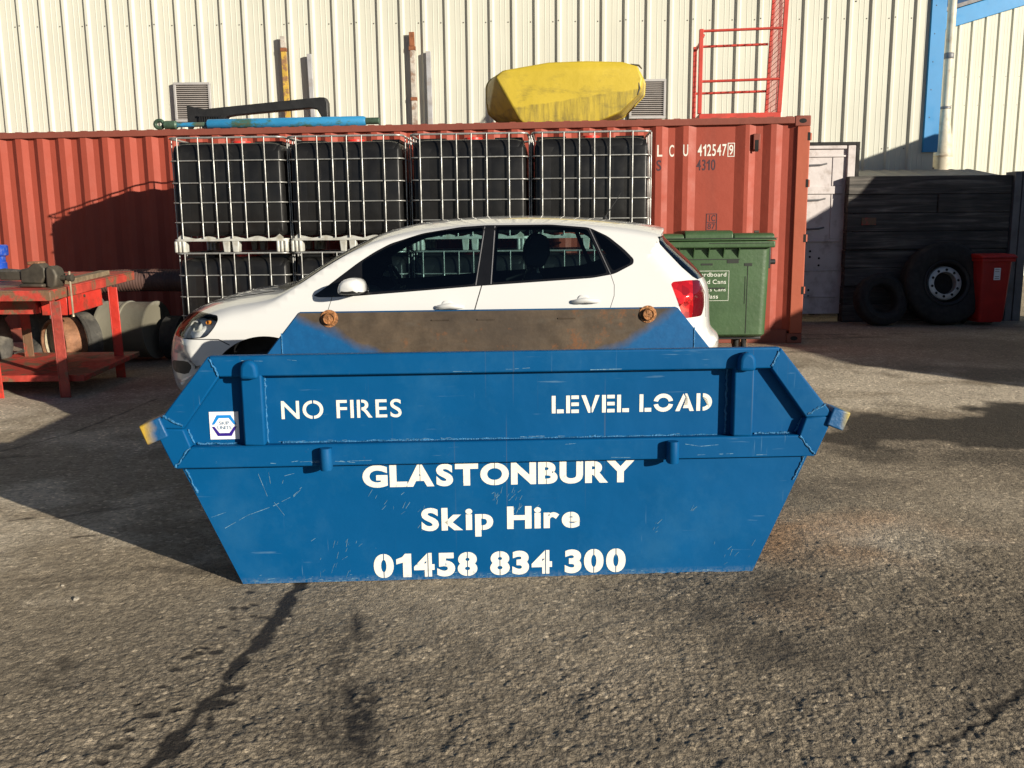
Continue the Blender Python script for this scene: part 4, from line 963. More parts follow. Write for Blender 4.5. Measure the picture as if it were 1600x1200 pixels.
# extractor duct at the corner
t = empty("extractor_duct", "cream metal duct with a flared cone, standing beside the blue corner trim", "duct", loc=(6.74, 14.62, 2.15))
m = MB(); m.lathe([(.135, .0), (.155, .01), (.155, .02), (.145, .03), (.145, .24), (.155, .25), (.155, .27), (.145, .28), (.145, .32), (.066, .93), (.066, 1.0)], n=28, cap0=True); m.build("cone", M['duct'], t)
m = MB(); m.lathe([(.062, .98), (.062, 6.2)], n=24, cap1=True); m.build("pipe", M['duct'], t)
m = MB(); m.lathe([(.066, .96), (.079, .97), (.079, .99), (.066, 1.0)], n=24); m.build("clamp_band", M['grey_steel'], t)
m = MB(); m.lathe([(.063, 1.7), (.071, 1.71), (.071, 1.78), (.063, 1.79)], n=24); m.build("clamp_band", M['grey_steel'], t)
m = MB(); m.box(-.20, -.12, -.05, .05, .02, .08); m.box(-.30, .02, -.04, .04, -.12, -.02); m.box(-.07, .07, -.07, .07, -2.15, -.0); m.build("bracket", M['grey_steel'], t)
# ------------------------------------------------------------------ things on the container roof; c2w turns container-local points into world points
def c2w(x, y, z): a = -CA; return (CORG[0] + x * math.cos(a) - y * math.sin(a), CORG[1] + x * math.sin(a) + y * math.cos(a), z)
TOP = 2.589
def hull_obj(name, mat, parent, pts, bevel=.05, seg=4, sub=0):
    bm = bmesh.new()
    for p in pts: bm.verts.new(p)
    r_ = bmesh.ops.convex_hull(bm, input=bm.verts[:])
    bmesh.ops.delete(bm, geom=[g for g in r_['geom_interior'] if isinstance(g, bmesh.types.BMVert)], context='VERTS')
    bmesh.ops.dissolve_limit(bm, angle_limit=R(4), verts=bm.verts[:], edges=bm.edges[:])
    bmesh.ops.recalc_face_normals(bm, faces=bm.faces[:])
    me = bpy.data.meshes.new(name); bm.to_mesh(me); bm.free(); me.materials.append(mat); me.shade_smooth(); me.set_sharp_from_angle(angle=R(50))
    o = bpy.data.objects.new(name, me); COL.objects.link(o); o.parent = parent
    md = o.modifiers.new("bevel", 'BEVEL'); md.width = bevel; md.segments = seg; md.limit_method = 'ANGLE'; md.angle_limit = R(12)
    return o
# yellow moulded tub lying on its side, open face away
t = empty("yellow_tub", "big scuffed yellow plastic tub lying on the container roof", "tub", loc=(-.27, 11.35, TOP), rz=-.02)
fr = [(.10, 0, .56), (.20, .0, .63), (.75, .05, .725), (1.20, .05, .735), (1.62, .05, .72), (1.80, .02, .66), (1.86, .0, .52), (1.84, .0, .36), (1.58, -.02, .12), (1.30, -.02, .01), (.46, -.02, .0), (.40, -.02, .05)]
bk = [(-.02, .55, .53), (.02, .56, .60), (.14, .6, .68), (.75, .7, .75), (1.50, .7, .745), (1.88, .62, .70), (1.96, .62, .55), (1.95, .62, .40), (1.70, .6, .14), (1.3, .6, .0), (.22, .55, .0), (.0, .55, .20), (-.02, .55, .32)]
hull_obj("shell", M['yellow'], t, fr + bk, bevel=.085, seg=6)
bk2 = [(p[0] + (.02 if p[0] > 1 else -.015), p[1] + .01, p[2] + (.012 if p[2] > .4 else 0)) for p in bk]
hull_obj("rim", M['yellow'], t, bk2 + [(p[0], p[1] + .10, p[2]) for p in bk2], bevel=.03)
m = MB(); m.tube([(1.62, .06, .70), (1.74, .05, .64), (1.80, .02, .54), (1.825, .0, .40), (1.80, .0, .33)], [.010, .014, .014, .012, .008], 8); m.tube([(1.72, .06, .69), (1.82, .06, .675), (1.88, .3, .68)], [.008, .012, .008], 8); m.build("groove", M['iron'], t)
# blue ram
t = empty("hydraulic_ram", "chipped blue hydraulic ram lying along the container roof edge", "hydraulic ram", loc=c2w(-7.75, .20, TOP + .063), rz=-CA)
m = MB(); m.lathe([(.0, .62), (.056, .62), (.060, .63), (.060, 2.55), (.045, 2.58), (.0, 2.58)], axis=(1, 0, 0), n=24); m.build("barrel", M['ram_blue'], t)
m = MB(); m.lathe([(.028, .20), (.028, .625)], axis=(1, 0, 0), n=16); m.build("rod", M['ram_blue'], t)
m = MB(); m.lathe([(.035, 2.575), (.04, 2.58), (.04, 2.74), (.028, 2.75)], axis=(1, 0, 0), n=16, cap1=True); m.build("end_cap", M['ram_green'], t)
m = MB(); ring = [(.075 * math.cos(2 * math.pi * i / 28), 0, .062 * math.sin(2 * math.pi * i / 28) + .012) for i in range(28)]
m.tube([(p[0] * .72, 0, p[2] * .72 + .004) for p in ring], .024, 10, closed=True); m.lathe([(.03, .06), (.052, .075), (.052, .21), (.034, .23)], axis=(1, 0, 0), n=20); m.build("end_eye", M['ram_green'], t)
# black moulded panel, arched like a bumper
t = empty("bumper_panel", "black plastic bumper moulding lying behind the blue ram on the roof", "bumper", loc=c2w(-7.52, .48, TOP), rz=-CA)
pr = [(.0, .0), (.16, .0), (.17, .10), (.22, .14), (.55, .16)]
A = [(.00, .33), (.22, .285), (1.70, .395), (1.77, .39), (1.80, .33), (1.80, .0), (1.74, .0), (1.72, .15), (1.66, .25), (1.58, .27), (.60, .205), (.50, .19), (.43, .12), (.42, .0), (.22, .0), (.15, .10), (.05, .10), (.0, .0)]
m = MB(); m.prism(A[::-1], lambda u, v, d: (u, d + .05 * math.sin(u * 1.6), v), 0, .12); m.build("moulding", M['black_panel'], t, recalc=True, bevel=.012, smooth=30)
m = MB()
for i in range(9): m.bar((.17 + i * .030, -.02, .0), (.175 + i * .030, -.02, .20), .012, .01)
m.bar((.15, -.02, .20), (.46, -.02, .19), .02, .02); m.build("grille_fin", M['black_panel'], t)
# red man-riding basket at the right end
t = empty("access_basket", "red steel access basket with rails, standing on the right end of the container roof", "basket", loc=(2.245, 11.28, TOP), rz=-CA); t.scale = (.92, 1, 1)
C_ = M['cage_red']; H2 = .98
m = MB(); m.box(.02, 1.06, 0, .05, .0, .10); m.box(.02, .07, .05, .9, 0, .1); m.box(1.01, 1.06, .05, .9, 0, .1); m.box(.07, 1.01, .85, .9, 0, .1); m.build("base_frame", C_, t, bevel=.005)
m = MB(); m.box(.0, .05, -.02, .05, .10, 1.06); m.build("post", C_, t, bevel=.004)
m = MB(); m.box(.02, .07, .85, .90, .10, 1.02); m.build("post", C_, t, bevel=.004)
m = MB(); m.bar((1.035, .02, .10), (1.10, .02, 2.0), .055, .055, up=(0, 1, 0)); m.build("post", C_, t, bevel=.004)
m = MB(); m.bar((1.035, .87, .10), (1.10, .87, 2.0), .05, .05, up=(0, 1, 0)); m.build("post", C_, t, bevel=.004)
for z in (1.04, .47):
    m = MB(); m.tube([(.05, .01, z), (1.03 + .03 * z, .01, z + .01)], .016, 10); m.build("rail", C_, t)
    m = MB(); m.tube([(.06, .875, z - .02), (1.03, .875, z - .01)], .016, 10); m.build("rail", C_, t)
m = MB(); m.tube([(.06, .05, 1.0), (.06, .86, .98)], .016, 10); m.build("rail", C_, t)
m = MB()
for i in range(1, 13): y = .05 + i * .064; m.tube([(1.038, y, .10), (1.10, y, 1.95)], .004, 5)
for i in range(1, 30): z = .1 + i * .064; m.tube([(1.038 + .034 * (z - .1), .05, z), (1.038 + .034 * (z - .1), .86, z)], .004, 5)
m.build("mesh_panel", C_, t)
m = MB(); m.tube([(1.05, .1, 1.70), (.92, -.02, 1.38)], .014, 8); m.build("door_stay", M['bright_steel'], t)
# posts stood between the container and the wall
def post(name, label, x0, x1, zt, y, w, parts):
    t = empty(name, label, "post", "steel posts standing behind the container", loc=(x0, y, 0))
    t.rotation_euler = (0, math.atan2(x1 - x0, zt), 0)
    for pn, z0, z1, mt, ww in parts:
        m = MB(); m.box(-ww / 2, ww / 2, -.025, .025, z0, z1); m.build(pn, M[mt], t, bevel=.004)
post("steel_post", "yellow painted steel post with rusty collar behind the black bumper panel", -3.275, -3.345, 4.20, 14.215, .07, [("shaft", 0, 3.98, 'post_yellow', .078), ("collar", 3.981, 4.035, 'post_rust', .092), ("top_section", 4.036, 4.20, 'pale_post', .078)])
post("steel_post", "short plain grey post between the yellow post and the rusty collared one", -2.885, -2.965, 3.945, 14.215, .065, [("shaft", 0, 3.945, 'post_grey', .066)])
post("steel_post", "tall pale grey post with rusty collars and rusty top", -1.385, -1.435, 4.24, 14.215, .07, [("shaft", 0, 3.26, 'pale_post', .078), ("collar", 3.261, 3.31, 'post_rust', .10), ("middle_section", 3.311, 3.98, 'pale_post', .072), ("collar", 3.981, 4.04, 'post_rust', .10), ("top_section", 4.041, 4.24, 'post_rust', .078)])
post("steel_post", "shorter grey post just right of the rusty collared post", -1.155, -1.195, 3.965, 14.215, .07, [("shaft", 0, 3.965, 'post_grey', .072)])

# ------------------------------------------------------------------ green four-wheeled bin
t = empty("recycling_bin", "green four-wheeled recycling bin with white waste list, behind the tail of the car", "bin", loc=(2.06, 9.62, 0), rz=-.03)
G = M['bin_green']
m = MB(); v = []; secs = [(.205, .615, .06, .56), (.235, .635, .02, .64), (.65, .645, .01, .68), (1.145, .655, .0, .72)]
def sect(hw, y0, y1, z): return [(p[0], p[1], z) for p in rounded(2 * hw, y1 - y0, .09, 5, 0, (y0 + y1) / 2)]
rings = [sect(hw, y0, y1, z) for z, hw, y0, y1 in secs]; n = len(rings[0])
m.add([p for r_ in rings for p in r_], [(i * n + k_, i * n + (k_ + 1) % n, (i + 1) * n + (k_ + 1) % n, (i + 1) * n + k_) for i in range(3) for k_ in range(n)] + [list(range(n - 1, -1, -1)), [3 * n + k_ for k_ in range(n)]])
m.build("body", G, t, recalc=True, smooth=50)
m = MB()
for i in range(7):
    x = -.62 + i * .155; m.prism([(-.005, 1.145), (-.06, 1.145), (.004, 1.035)], lambda u, v_, d: (d, u, v_), x, x + .008)
m.build("rim_rib", G, t, recalc=True, smooth=0)
m = MB(); m.box(-.68, .68, -.065, .78, 1.1455, 1.215); m.build("rim", G, t, bevel=.015, seg=3)
lid = empty("lid"); lid.parent = t
def lidpiece(x0, x1, crown, front, name="lid_shell"):
    z0 = 1.2205; m = MB(); P = [(front, z0), (front - .004, z0 + crown * .55), (front + .012, z0 + crown * .82), (front + .05, z0 + crown * .96), (front + .14, z0 + crown), (.40, z0 + crown * .97), (.70, z0 + crown * .85), (.79, z0 + crown * .5), (.80, z0)]
    m.prism(P[::-1], lambda u, v_, d: (d, u, v_), x0, x1); return m.build(name, G, lid, recalc=True, bevel=.014, seg=3, smooth=40)
lidpiece(-.685, .685, .022, -.085); lidpiece(-.26, .24, .105, -.078, "lid_dome"); lidpiece(.245, .665, .075, -.074, "lid_flank"); lidpiece(-.665, -.265, .075, -.074, "lid_flank")
m = MB(); m.box(-.67, .69, -.092, -.0885, 1.240, 1.247); m.box(.0, .62, -.070, -.0655, 1.190, 1.196); m.build("lid_gap", M['print_black'], lid)
m = MB(); m.tube([(.665, .33, .985), (.78, .33, .985)], .028, 16); m.lathe([(.05, 0), (.055, .02), (.03, .05)], o=(.67, .33, .985), axis=(1, 0, 0), n=16); m.box(.655, .70, .2, .46, .92, 1.145); m.build("lifting_trunnion", M['car_plastic'], t, bevel=.005)
m = MB(); m.tube([(.55, .35, 1.305), (.60, .35, 1.305)], .014, 8); m.build("hinge_pin", M['iron'], t)
m = MB(); m.box(-.60, .60, .1, .52, .172, .203); m.build("base_frame", M['car_plastic'], t, bevel=.01)
for cx in (-.45, .42):
    for cy in (.14, .52):
        w = empty("castor"); w.parent = t; w.location = (cx, cy, 0)
        m = MB(); m.lathe([(.03, -.02), (.08, -.022), (.088, -.012), (.088, .012), (.08, .022), (.03, .02)], o=(0, 0, .088), axis=(1, 0, 0), n=28); m.build("wheel", M['tyre'], w)
        m = MB(); m.box(-.038, -.028, -.04, .04, .07, .171); m.box(.028, .038, -.04, .04, .07, .171); m.tube([(-.038, 0, .088), (.038, 0, .088)], .012, 8); m.build("fork", M['rust'], w)
def bf(px, pz):                                    # the front face of the bin leans: depth by height
    yy = (.02 - .01 * (pz - .235) / .415) if pz < .65 else (.01 - .01 * (pz - .65) / .495); return (px, yy - .0025, pz)
for tx, x0, x1, z in (("Cardboard", -.115, .195, .848), ("Food Cans", -.115, .195, .772), ("Glass", -.03, .115, .618)):
    lettering("waste_list_lettering", tx, x0, x1, z, z + .043, M['print_white'], t, bold=.004, space=.3, fn=bf)
lettering("waste_list_lettering", "Drinks Cans", -.115, .195, .694, .694 + .034, M['print_white'], t, bold=.004, space=.3, fn=bf)
m = MB()
for x0, x1, z0, z1 in ((-.135, .225, .593, .597), (-.135, .225, .904, .908), (-.135, -.131, .597, .904), (.221, .225, .597, .904)):
    m.add([bf(x0, z0), bf(x1, z0), bf(x1, z1), bf(x0, z1)], [(0, 1, 2, 3)])
m.build("list_frame", M['print_white'], t, smooth=0)
m = MB()
for x0, x1, z0, z1 in ((-.12, .185, .716, .732), (-.20, .33, 1.022, 1.030), (-.07, .05, .965, .985), (.20, .32, .985, 1.02), (.38, .46, .955, .985), (.414, .42, .245, .955), (.392, .397, .56, .85)):
    q = [bf(x0, z0), bf(x1, z0), bf(x1, z1), bf(x0, z1)]; m.add([(p[0], p[1] - .0012, p[2]) for p in q], [(0, 1, 2, 3)])
m.build("black_tape", M['print_black'], t, smooth=0)

# ------------------------------------------------------------------ sleeper wall, tyres and red bin on the right
t = empty("sleeper_wall", "dark wall of stacked timber sleepers with a steel end post, behind the truck wheel", "wall", loc=(4.70, 12.95, 0))
r2 = random.Random(5)
for i in range(8):
    z = i * .2535; x0 = r2.uniform(-.02, .02)
    for a, b in (((0, 2.27),) if i % 3 else ((0, 1.25), (1.256, 2.27))):
        m = MB(); dy = r2.uniform(-.012, .012); m.box(a + x0 * 0, b, dy, dy + .14, z + .002, z + .2515); m.build("sleeper", M['sleeper'], t, bevel=.010, seg=2)
m = MB(); m.box(.0, 2.27, .16, .18, 0, 2.01); m.build("joint_light_block", M['dark_void'], t)  # added dark sheet, stops light showing through the sleeper joints
m = MB(); m.box(2.275, 2.37, -.06, .20, 0, 2.07); m.box(2.371, 2.385, -.04, .18, 0, 2.06); m.box(2.386, 2.50, -.06, .20, 0, 2.075); m.build("end_post", M['grey_steel'], t, bevel=.006)
m = MB(); m.box(.20, .40, -.02, -.0125, 1.36, 1.46); m.build("red_plate", M['red_worn'], t)
t = empty("sheet_roof", "pale ribbed roof sheet sloping up behind the sleeper wall", "roof sheet", loc=(4.6, 13.12, 2.02))
m = MB(); P = clad_profile(0, 2.35, .25, .010); v = []
for px, d in P: v += [(px, 0, d), (px + .03, 1.02, .15 + d)]
m.add(v, [(2 * i, 2 * i + 2, 2 * i + 3, 2 * i + 1) for i in range(len(P) - 1)]); m.build("sheet", M['roof_sheet'], t, smooth=0)
m = MB(); m.box(0, 2.3, .96, 1.02, .0, .12); m.box(0, .08, .1, .96, -.12, -.03); m.box(2.2, 2.28, .1, .96, -.12, -.03); m.build("purlin", M['wood'], t)
for px in (.0, 2.2):
    m = MB(); m.box(px, px + .08, .95, 1.03, -2.02, .0); m.build("prop", M['wood'], t)
def tyre_prof(R_, r_, w): return [(r_, -w * .36), (r_ + .02, -w * .44), ((R_ + r_) / 2, -w * .5), (R_ - .05, -w * .47), (R_ - .012, -w * .40), (R_, -w * .30), (R_, w * .30), (R_ - .012, w * .40), (R_ - .05, w * .47), ((R_ + r_) / 2, w * .5), (r_ + .02, w * .44), (r_, w * .36), (r_ - .005, 0), (r_, -w * .36)]
t = empty("truck_wheel", "large black truck wheel with silver ten-hole hub, leaning on the sleeper wall", "truck wheel", loc=(5.92, 12.56, .56)); t.rotation_euler = (R(-9), 0, 0)
m = MB(); m.lathe(tyre_prof(.56, .31, .31), axis=(0, -1, 0), n=72); m.build("tyre", M['tyre'], t, smooth=50)
m = MB(); m.lathe([(.30, .11), (.312, .125), (.30, .13), (.27, .11), (.262, .02), (.255, -.1)], axis=(0, -1, 0), n=60); m.build("rim", M['car_plastic'], t)
m = MB(); m.lathe([(.150, .055), (.155, .065), (.21, .065), (.225, .055), (.235, .01)], axis=(0, -1, 0), n=60); m.lathe([(.150, .055), (.150, -.05)], axis=(0, -1, 0), n=60); hb = m.build("hub_plate", M['rim_silver'], t)
m = MB()
for i in range(10):
    a = 2 * math.pi * i / 10 + .2; m.lathe([(.019, .066), (.001, .0665)], o=(.182 * math.cos(a), 0, .182 * math.sin(a)), axis=(0, -1, 0), n=14)
m.build("stud_hole", M['dark_void'], hb)
m = MB(); m.lathe([(.148, -.04), (.001, -.042)], axis=(0, -1, 0), n=40); m.build("hub_bore", M['dark_void'], hb)
t = empty("spare_tyre", "bare black tyre without a rim, leaning between the white door and truck wheel", "tyre", loc=(5.07, 12.55, .345)); t.rotation_euler = (R(-16), 0, R(6))
m = MB(); m.lathe(tyre_prof(.36, .20, .22), axis=(0, -1, 0), n=60); m.build("tyre", M['tyre'], t, smooth=50)
m = MB(); m.lathe([(.30, .112), (.285, .118), (.27, .112)], axis=(0, -1, 0), n=60); m.build("bead_ring", M['tyre'], t)
t = empty("wheelie_bin", "red two-wheeled bin with a small white notice, beside the truck wheel", "bin", loc=(6.47, 12.45, 0), rz=.05); t.scale = (.9, .9, 1.0)
RB = M['bin_red']
m = MB(); rings = [[(p[0], p[1], z) for p in rounded(2 * hw, d_, .05, 4, 0, cy)] for z, hw, d_, cy in ((.05, .185, .36, .02), (.10, .20, .40, .02), (.86, .235, .50, .02))]; n = len(rings[0])
m.add([p for r_ in rings for p in r_], [(i * n + k_, i * n + (k_ + 1) % n, (i + 1) * n + (k_ + 1) % n, (i + 1) * n + k_) for i in range(2) for k_ in range(n)] + [list(range(n - 1, -1, -1)), [2 * n + k_ for k_ in range(n)]]); m.build("body", RB, t, recalc=True)
m = MB(); m.box(-.255, .255, -.27, .30, .8605, .91); m.build("rim", RB, t, bevel=.01)
m = MB(); m.prism([(-.29, .912), (.31, .912), (.31, .935), (.1, .965), (-.2, .96), (-.29, .93)], lambda u, v_, d: (d, u, v_), -.265, .265); m.tube([(-.25, .34, .92), (.25, .34, .92)], .018, 10); m.build("lid", RB, t, recalc=True, bevel=.01)
m = MB(); m.box(-.05, .05, -.2395, -.2375, .62, .78)
nt = m.build("notice", M['sticker_white'], t, smooth=0); nt.rotation_euler = (R(0), 0, 0)
m = MB()
for z in (.76, .735, .67, .645): m.box(-.035, .03, -.2405, -.2396, z - .006, z)
m.build("notice_print", M['mark_dark'], nt, smooth=0)
for s in (-1, 1):
    m = MB(); m.lathe([(.02, -.02), (.09, -.024), (.10, -.012), (.10, .012), (.09, .024), (.02, .02)], o=(s * .22, .22, .10), axis=(1, 0, 0), n=28); m.build("wheel", M['tyre'], t)

# ------------------------------------------------------------------ workbench corner on the left
t = empty("workbench", "battered red steel workbench with lower shelf, at the left edge of the yard", "workbench", loc=(-3.78, 7.55, 0))
RP = M['red_paint']; ZT = .905
m = MB(); m.box(-1.55, 0, 0, 1.72, ZT - .012, ZT); m.box(-1.55, 0, 0, .012, ZT - .085, ZT - .012); m.box(-.012, 0, .012, 1.72, ZT - .085, ZT - .012); m.box(-1.55, -.012, 1.708, 1.72, ZT - .085, ZT - .012); m.box(-1.55, -1.538, .012, 1.708, ZT - .085, ZT - .012); m.build("bench_top", M['red_worn'], t, bevel=.004)
m = MB(); m.box(-1.02, .16, .10, 1.28, .155, .165); m.box(-1.02, .16, .09, .10, .125, .18); m.box(.15, .16, .10, 1.28, .125, .155); m.build("shelf", M['red_worn'], t, bevel=.004)
for lx, ly, mt in ((.02, .03, 'red_dirty'), (-.545, .03, 'red_paint'), (.05, 1.07, 'red_paint'), (-.80, 1.07, 'red_worn')):
    m = MB(); m.box(lx - .05, lx - .038, ly, ly + .08, -.002 - ly * .045, ZT - .012 - .0 if lx < 0 else ZT - .09); m.box(lx - .038, lx + .04, ly, ly + .012, -.002 - ly * .045, ZT - .09); m.build("leg", M[mt], t, bevel=.004)
m = MB(); m.box(-.24, -.013, .30, .98, .66, .815); m.build("drawer", RP, t, bevel=.006)
m = MB(); m.lathe([(.012, 0), (.012, .01), (.001, .012)], o=(-.013, .62, .79), axis=(1, 0, 0), n=12); m.build("drawer_bolt", M['iron'], t)
m = MB(); m.box(-.62, -.26, .25, .95, .68, .815); m.build("apron", M['red_worn'], t); t.rotation_euler = (R(2.6), 0, 0)
t = empty("bench_vice", "dark cast iron vice with a hanging handle bar, bolted on the red bench corner", "vice", loc=(-4.02, 7.82, .918), rz=R(-8))
I_ = M['iron']
m = MB(); m.box(-.12, .10, -.10, .12, 0, .03); prof = [(-.13, .03), (.06, .03), (.10, .08), (.10, .16), (.06, .20), (.0, .205), (-.06, .16), (-.13, .15)]
m.prism(prof, lambda u, v_, d: (u, d, v_), -.055, .055); m.build("fixed_jaw", I_, t, recalc=True, bevel=.02, seg=3)
m = MB(); m.box(-.33, -.135, -.04, .04, .06, .13); m.build("slide", I_, t, bevel=.006)
m = MB(); m.prism([(.11, .0), (.16, -.02), (.20, .02), (.215, .10), (.19, .16), (.14, .185), (.11, .15)], lambda u, v_, d: (u, d, v_), -.07, .07); m.build("moving_jaw", I_, t, recalc=True, bevel=.02, seg=3)
m = MB(); m.lathe([(.022, .0), (.022, .07), (.032, .072), (.032, .11), (.02, .115)], o=(.205, 0, .075), axis=(1, 0, 0), n=16, cap1=True); m.build("screw_head", I_, t)
m = MB(); m.tube([(.295, -.01, .13), (.297, -.01, -.24)], .0085, 8); m.lathe([(.001, -.012), (.013, -.008), (.013, .008), (.001, .012)], o=(.297, -.01, -.245), n=12); m.build("handle_bar", M['bright_steel'], t)
m = MB(); m.box(-.06, .05, -.05, .05, .185, .215); m.build("jaw_plate", M['rust'], t, bevel=.008)
t = empty("timber_batten", "grimy timber batten lying along the right edge of the workbench", "batten", loc=(-3.86, 7.98, .906), rz=R(2))
t.location.z = .926; t.rotation_euler = (R(2.6), 0, R(2)); m = MB(); m.box(-.06, .035, 0, .86, 0, .045); m.build("batten", M['wood'], t, bevel=.004)
t = empty("scrap_belt", "grey ribbed belt strip lying across the back of the workbench", "belt", loc=(-4.85, 8.55, .950))
m = MB(); m.tube([(0, 0, .04), (.15, 0, .06), (.35, -.02, .045), (.55, -.05, .07), (.68, -.08, .03)], [.035, .04, .04, .035, .02], 8); m.build("belt", M['tyre_grey'], t)
# beneath and behind the bench
t = empty("rusty_wheel", "rusty banded wheel with a chipped cream centre, under the workbench", "wheel", loc=(-4.50, 9.15, .285), rz=R(-34))
m = MB(); m.lathe([(.20, .10), (.215, .12), (.232, .12), (.245, .10), (.245, -.12), (.20, -.12)], axis=(0, -1, 0), n=48); m.build("rim", M['rust'], t)
m = MB(); m.lathe([(.262, -.10), (.285, -.12), (.285, -.24), (.25, -.26), (.20, -.26)], axis=(0, -1, 0), n=48); m.lathe([(.245, -.095), (.262, -.10)], axis=(0, -1, 0), n=48); m.build("tyre_band", M['tyre_grey'], t)
m = MB(); m.lathe([(.205, .09), (.18, .06), (.10, .05), (.05, .08), (.001, .082)], axis=(0, -1, 0), n=40); hb = m.build("centre", M['rim_cream'], t)
m = MB(); m.lathe([(.026, .068), (.001, .069)], o=(.09, 0, .07), axis=(0, -1, 0), n=16); m.build("hole", M['dark_void'], hb)
t = empty("steel_drum", "dented blue and grey steel drum lying on its side behind the workbench leg", "drum", loc=(-4.33, 9.86, .33), rz=R(-8)); t.scale = (1.05, 1.18, 1.18)
m = MB(); m.lathe([(.001, -.02), (.24, -.02), (.262, -.03), (.262, .0), (.255, .01), (.255, .20), (.264, .21), (.264, .23), (.255, .24), (.255, .48), (.262, .49), (.262, .51), (.24, .50), (.001, .50)], axis=(1, 0, 0), n=40); m.build("drum_shell", M['drum'], t, smooth=40)
t = empty("dark_roller", "black roller end lying in shade between the steel drum and lower tank", "roller", loc=(-3.72, 9.85, .24), rz=R(-8))
m = MB(); m.lathe([(.001, 0), (.20, 0), (.235, .02), (.235, .20), (.20, .22), (.001, .22)], axis=(1, 0, 0), n=36); m.lathe([(.05, .22), (.05, .25), (.001, .252)], axis=(1, 0, 0), n=20); m.build("roller_shell", M['tyre'], t)
for nm, lab, lx, ly, rr, ang, wd in (("old_tyre", "broad grey tyre standing under the left end of the workbench", -4.95, 9.10, .40, 60, .30), ("old_tyre", "dusty tyre at the very left edge, in front of the broad grey one", -4.95, 8.35, .36, 70, .24), ("old_tyre", "grey tyre edge between the bench leg and the rusty wheel", -4.72, 9.75, .42, 55, .26)):
    t = empty(nm, lab, "tyre", "old tyres under the workbench", loc=(lx, ly, rr), rz=R(ang)); m = MB(); m.lathe(tyre_prof(rr, rr * .56, wd), axis=(0, -1, 0), n=56); m.build("tyre", M['tyre_grey'], t, smooth=50)
t = empty("ribbed_hose", "thick brown ribbed hose running from the workbench to the lower tank", "hose", loc=(0, 0, 0))
pts = []; rad = []; n = 150
for i in range(n):
    q = i / (n - 1); pts.append((-5.1 + 1.62 * q, 10.15 + .05 * math.sin(q * 3), .76 + .10 * q + .03 * math.sin(q * 4))); rad.append(.122 + .005 * math.sin(i * 2 * math.pi / 3))
m = MB(); m.tube(pts, rad, 20); m.build("hose", M['hose'], t, smooth=80)
for px, pz in ((-4.9, .66), (-3.62, .74)):
    m = MB(); m.bar((px, 10.2, .0), (px, 10.2, pz), .05, .05); m.build("prop", M['iron'], t)
t = empty("blue_tub", "bright blue plastic tub standing on the back of the workbench at the left edge", "tub", loc=(-5.0, 8.78, .962))
m = MB(); m.lathe([(.001, 0), (.17, 0), (.18, .01), (.18, .13), (.17, .14), (.17, .19), (.195, .20), (.20, .21), (.20, .29), (.19, .30), (.17, .30), (.16, .285), (.001, .28)], n=40); m.build("tub_shell", M['blue_drum'], t, smooth=40)
# added unseen blocker, right of frame; outline shaped to shade that side of the yard
t = empty("shade_blocker", "added unseen shade caster with a sloping top, outside the right edge of the view", "wall", loc=(0, 0, 0))
pf = [(3.3, 0), (3.45, 1.42), (3.76, 1.58), (4.15, 1.79), (5.2, 1.86), (5.6, 2.14), (8.93, 2.96), (9.32, 3.09), (9.60, 3.38), (11.0, 3.50), (12.02, 3.52), (12.08, 0)]
m = MB(); m.prism(pf, lambda u, v_, d: (d, u, v_), 9.0, 9.3); m.build("blocker_sheet", M['blocker_grey'], t, recalc=True, smooth=0)
# ------------------------------------------------------------------ ground: one sheet, dense near the camera, stretched to the horizon
def spacing():
    y = [1.2]; 
    while y[-1] < 14: y.append(y[-1] + (.0055 if y[-1] < 2.9 else .0055 * (y[-1] / 2.9) ** 2.2))
    while y[-1] < 60: y.append(y[-1] * 1.12)
    while y[-1] < 900: y.append(y[-1] * 1.5)
    yb = [1.0]
    while yb[-1] > -900: yb.append(1.2 - (1.2 - yb[-1]) * 1.6)
    x = [0.0]
    while x[-1] < 1.9: x.append(x[-1] + .0055)
    while x[-1] < 2.4: x.append(x[-1] + .0085)
    while x[-1] < 8: x.append(x[-1] + .0085 * (x[-1] / 2.4) ** 2.2)
    while x[-1] < 900: x.append(x[-1] * 1.35)
    x = np.array(x); return np.concatenate([-x[:0:-1], x]), np.concatenate([np.array(yb)[::-1], np.array(y)])
gx, gy = spacing(); NX, NY = len(gx), len(gy); GX, GY = np.meshgrid(gx, gy)
def vnoise(x, y, s, seed=0):
    x = x * s; y = y * s; xi = np.floor(x); yi = np.floor(y); fx = x - xi; fy = y - yi
    def h(a, b): v = np.sin(a * 127.1 + b * 311.7 + seed * 74.7) * 43758.5453; return v - np.floor(v)
    u = fx * fx * (3 - 2 * fx); w = fy * fy * (3 - 2 * fy)
    return (h(xi, yi) * (1 - u) + h(xi + 1, yi) * u) * (1 - w) + (h(xi, yi + 1) * (1 - u) + h(xi + 1, yi + 1) * u) * w
def fbm(x, y, s, o=4, seed=0): return sum(vnoise(x, y, s * 2 ** i, seed + i) * .5 ** i for i in range(o)) / sum(.5 ** i for i in range(o))
near = (np.abs(GX) < 10) & (GY > 0) & (GY < 16)
Zg = np.where(near, (fbm(GX, GY, 1.3, 3, 3) - .5) * .012 + (fbm(GX, GY, 9, 3, 11) - .5) * .004, 0)
def worley(x, y, s, seed=0):
    x = x * s; y = y * s; xi = np.floor(x); yi = np.floor(y); d = np.full(x.shape, 9., np.float32)
    for a in (-1, 0, 1):
        for b in (-1, 0, 1):
            cx = xi + a; cy = yi + b; v = np.sin(cx * 127.1 + cy * 311.7 + seed) * 43758.5453; w = np.sin(cx * 269.5 + cy * 183.3 + seed) * 24634.6345
            d = np.minimum(d, np.hypot(cx + v - np.floor(v) - x, cy + w - np.floor(w) - y))
    return d
